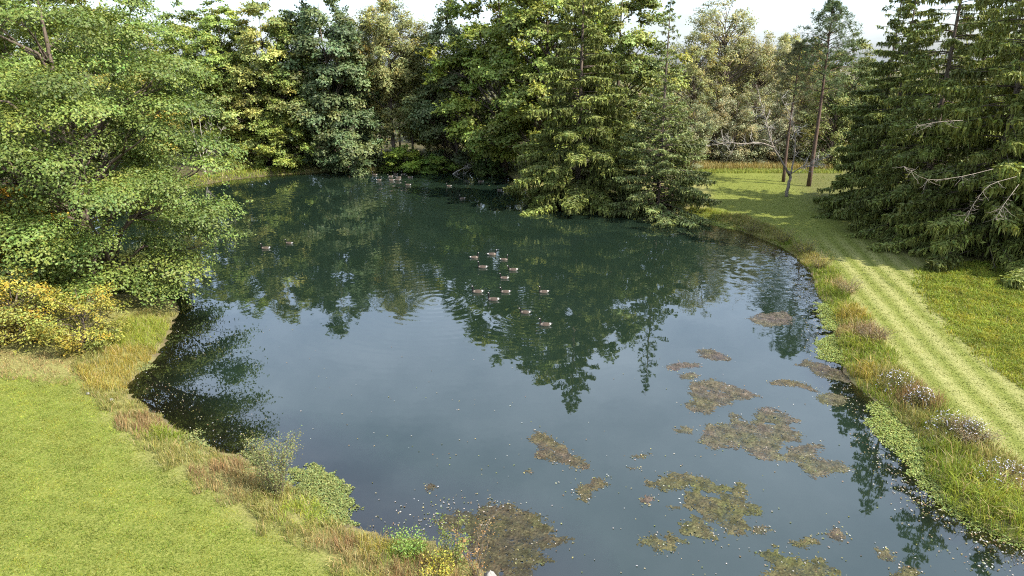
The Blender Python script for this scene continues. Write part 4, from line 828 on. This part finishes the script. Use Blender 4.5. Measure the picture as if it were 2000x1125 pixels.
def float_leaves():
    r = np.random.default_rng(300); pts = list(LEAFPTS)
    n = 1300; px = r.uniform(420, 1950, n); py = 600+525*r.random(n)**.6; u = np.array([unproject(a, b) for a, b in zip(px, py)]); cl = noise2(u[:, 0], u[:, 1], 4, 2, 3); pts.append(u[r.random(n) < .22+.7*cl])
    for (ax, ay, bx, by, w, m) in [(1600,700,1700,830,1.0,120),(1690,850,1800,990,.8,200),(1780,960,1990,1090,1.1,330),(1850,1080,2000,1120,1.5,120),(1570,540,1600,690,.9,200),(270,720,420,850,1.4,170),(300,640,440,700,1.5,80),(690,1040,1000,1000,.8,110),(780,990,1000,980,.5,60)]:
        t = r.random(m); q = np.array([unproject(ax+(bx-ax)*a, ay+(by-ay)*a) for a in t]); pts.append(q+r.normal(0, w*.6, q.shape))
    p = np.concatenate(pts); p = p[sdist(p[:, 0], p[:, 1]) < -.05]; n = len(p)
    pal = np.array([(.42, .39, .32), (.33, .28, .17), (.27, .18, .1), (.36, .33, .13), (.2, .22, .07), (.5, .48, .44)]); c = vary(pal[r.integers(0, 6, n)]*.72, n, .2, .08, r)
    sz = r.uniform(.045, .105, n); mb = MB(); leaves(mb, np.stack([p[:, 0], p[:, 1], .022+r.random(n)*.015], 1), r.normal(0, .14, (n, 3))+[0, 0, 1], sz, sz*.7, c, r=r)
    tag(mb.build('floating_leaves', M_LEAF), 'fallen leaves scattered over the pond surface', 'leaves', kind='stuff')
float_leaves()

# ------------------------------------------------------------------ geese
def goose_mesh(rise=1.0, lean=0.0, fat=1.0):
    # one surface swept tail -> body -> breast -> neck -> head -> bill: x, z, half width, half height, colour
    BR, PALE, WH, BK = (.05, .037, .028), (.16, .13, .105), (.42, .41, .38), (.008, .007, .007)
    S = [(-.54, .215, .015, .006, BK), (-.49, .20, .05, .016, BK), (-.42, .18, .075, .035, BK), (-.36, .15, .095, .065, WH), (-.27, .115, .135, .105, BR), (-.12, .095, .175, .145, BR), (.04, .09, .185, .16, BR), (.16, .09, .17, .155, BR),
         (.25, .10, .135, .135, PALE), (.305, .15, .095, .10, PALE), (.33, .22, .066, .07, BK), (.335, .30, .05, .052, BK), (.335, .38, .045, .047, BK), (.34, .45, .045, .05, BK), (.36, .505, .052, .058, BK), (.40, .53, .054, .058, WH), (.44, .53, .042, .046, BK), (.475, .518, .026, .026, BK), (.515, .51, .018, .014, BK), (.545, .506, .004, .004, BK)]
    S = [((a+lean*max(0, b-.2), .2+(b-.2)*rise, w*fat, h_*fat, c_) if (a > .33 and b > .2) else (a, b, w*(fat if a < .3 else 1), h_, c_)) for a, b, w, h_, c_ in S]
    P = np.array([(s[0], 0, s[1]) for s in S]); T_ = unit(np.gradient(P, axis=0)); n = 12; v = []; c = []
    for i, s in enumerate(S):
        side = np.array([0, 1.0, 0]); up = np.cross(T_[i], side); up = up if up[2]+up[0]*-.3 > 0 else -up
        for k in range(n):
            a = 2*math.pi*k/n; q = P[i]+side*s[2]*math.sin(a)+up*s[3]*math.cos(a); v.append(q); col = s[4]
            low_ = math.cos(a) < -.35
            if s[4] == BR and low_: col = PALE if s[0] > -.2 else WH
            if s[4] == BR and .2 < abs(math.sin(a)) and -.35 <= math.cos(a) < .15: col = (.085, .064, .05)
            if s[4] == WH and s[0] > 0: col = WH if abs(math.sin(a)) > .4 and math.cos(a) < .6 else BK
            if s[4] == BK and s[0] < -.3 and low_: col = WH
            c.append(col)
    f = [[i*n+k, i*n+(k+1) % n, (i+1)*n+(k+1) % n, (i+1)*n+k] for i in range(len(S)-1) for k in range(n)]
    mb = MB(); mb.add(v, [f, [list(range(n))], [[(len(S)-1)*n+k for k in range(n)][::-1]]], c); return mb.mesh('goose', [M_GOOSE], smooth_shade=True)
GMS = [goose_mesh(1.0, 0), goose_mesh(.72, .25, 1.06), goose_mesh(1.15, -.1, .95), goose_mesh(.85, .05, 1.02)]
for k, (px, py, hd, lb) in enumerate(GEESE):
    x, y = unproject(px, py, .1); o = link('goose', GMS[(k*7+k//3) % 4]); o.location = (x, y, -.03); o.rotation_euler = (0, 0, math.radians(hd)); s = 1.0+.09*math.sin(k*2.3); o.scale = (s, s, s)
    tag(o, lb, 'goose', 'geese swimming on the pond')
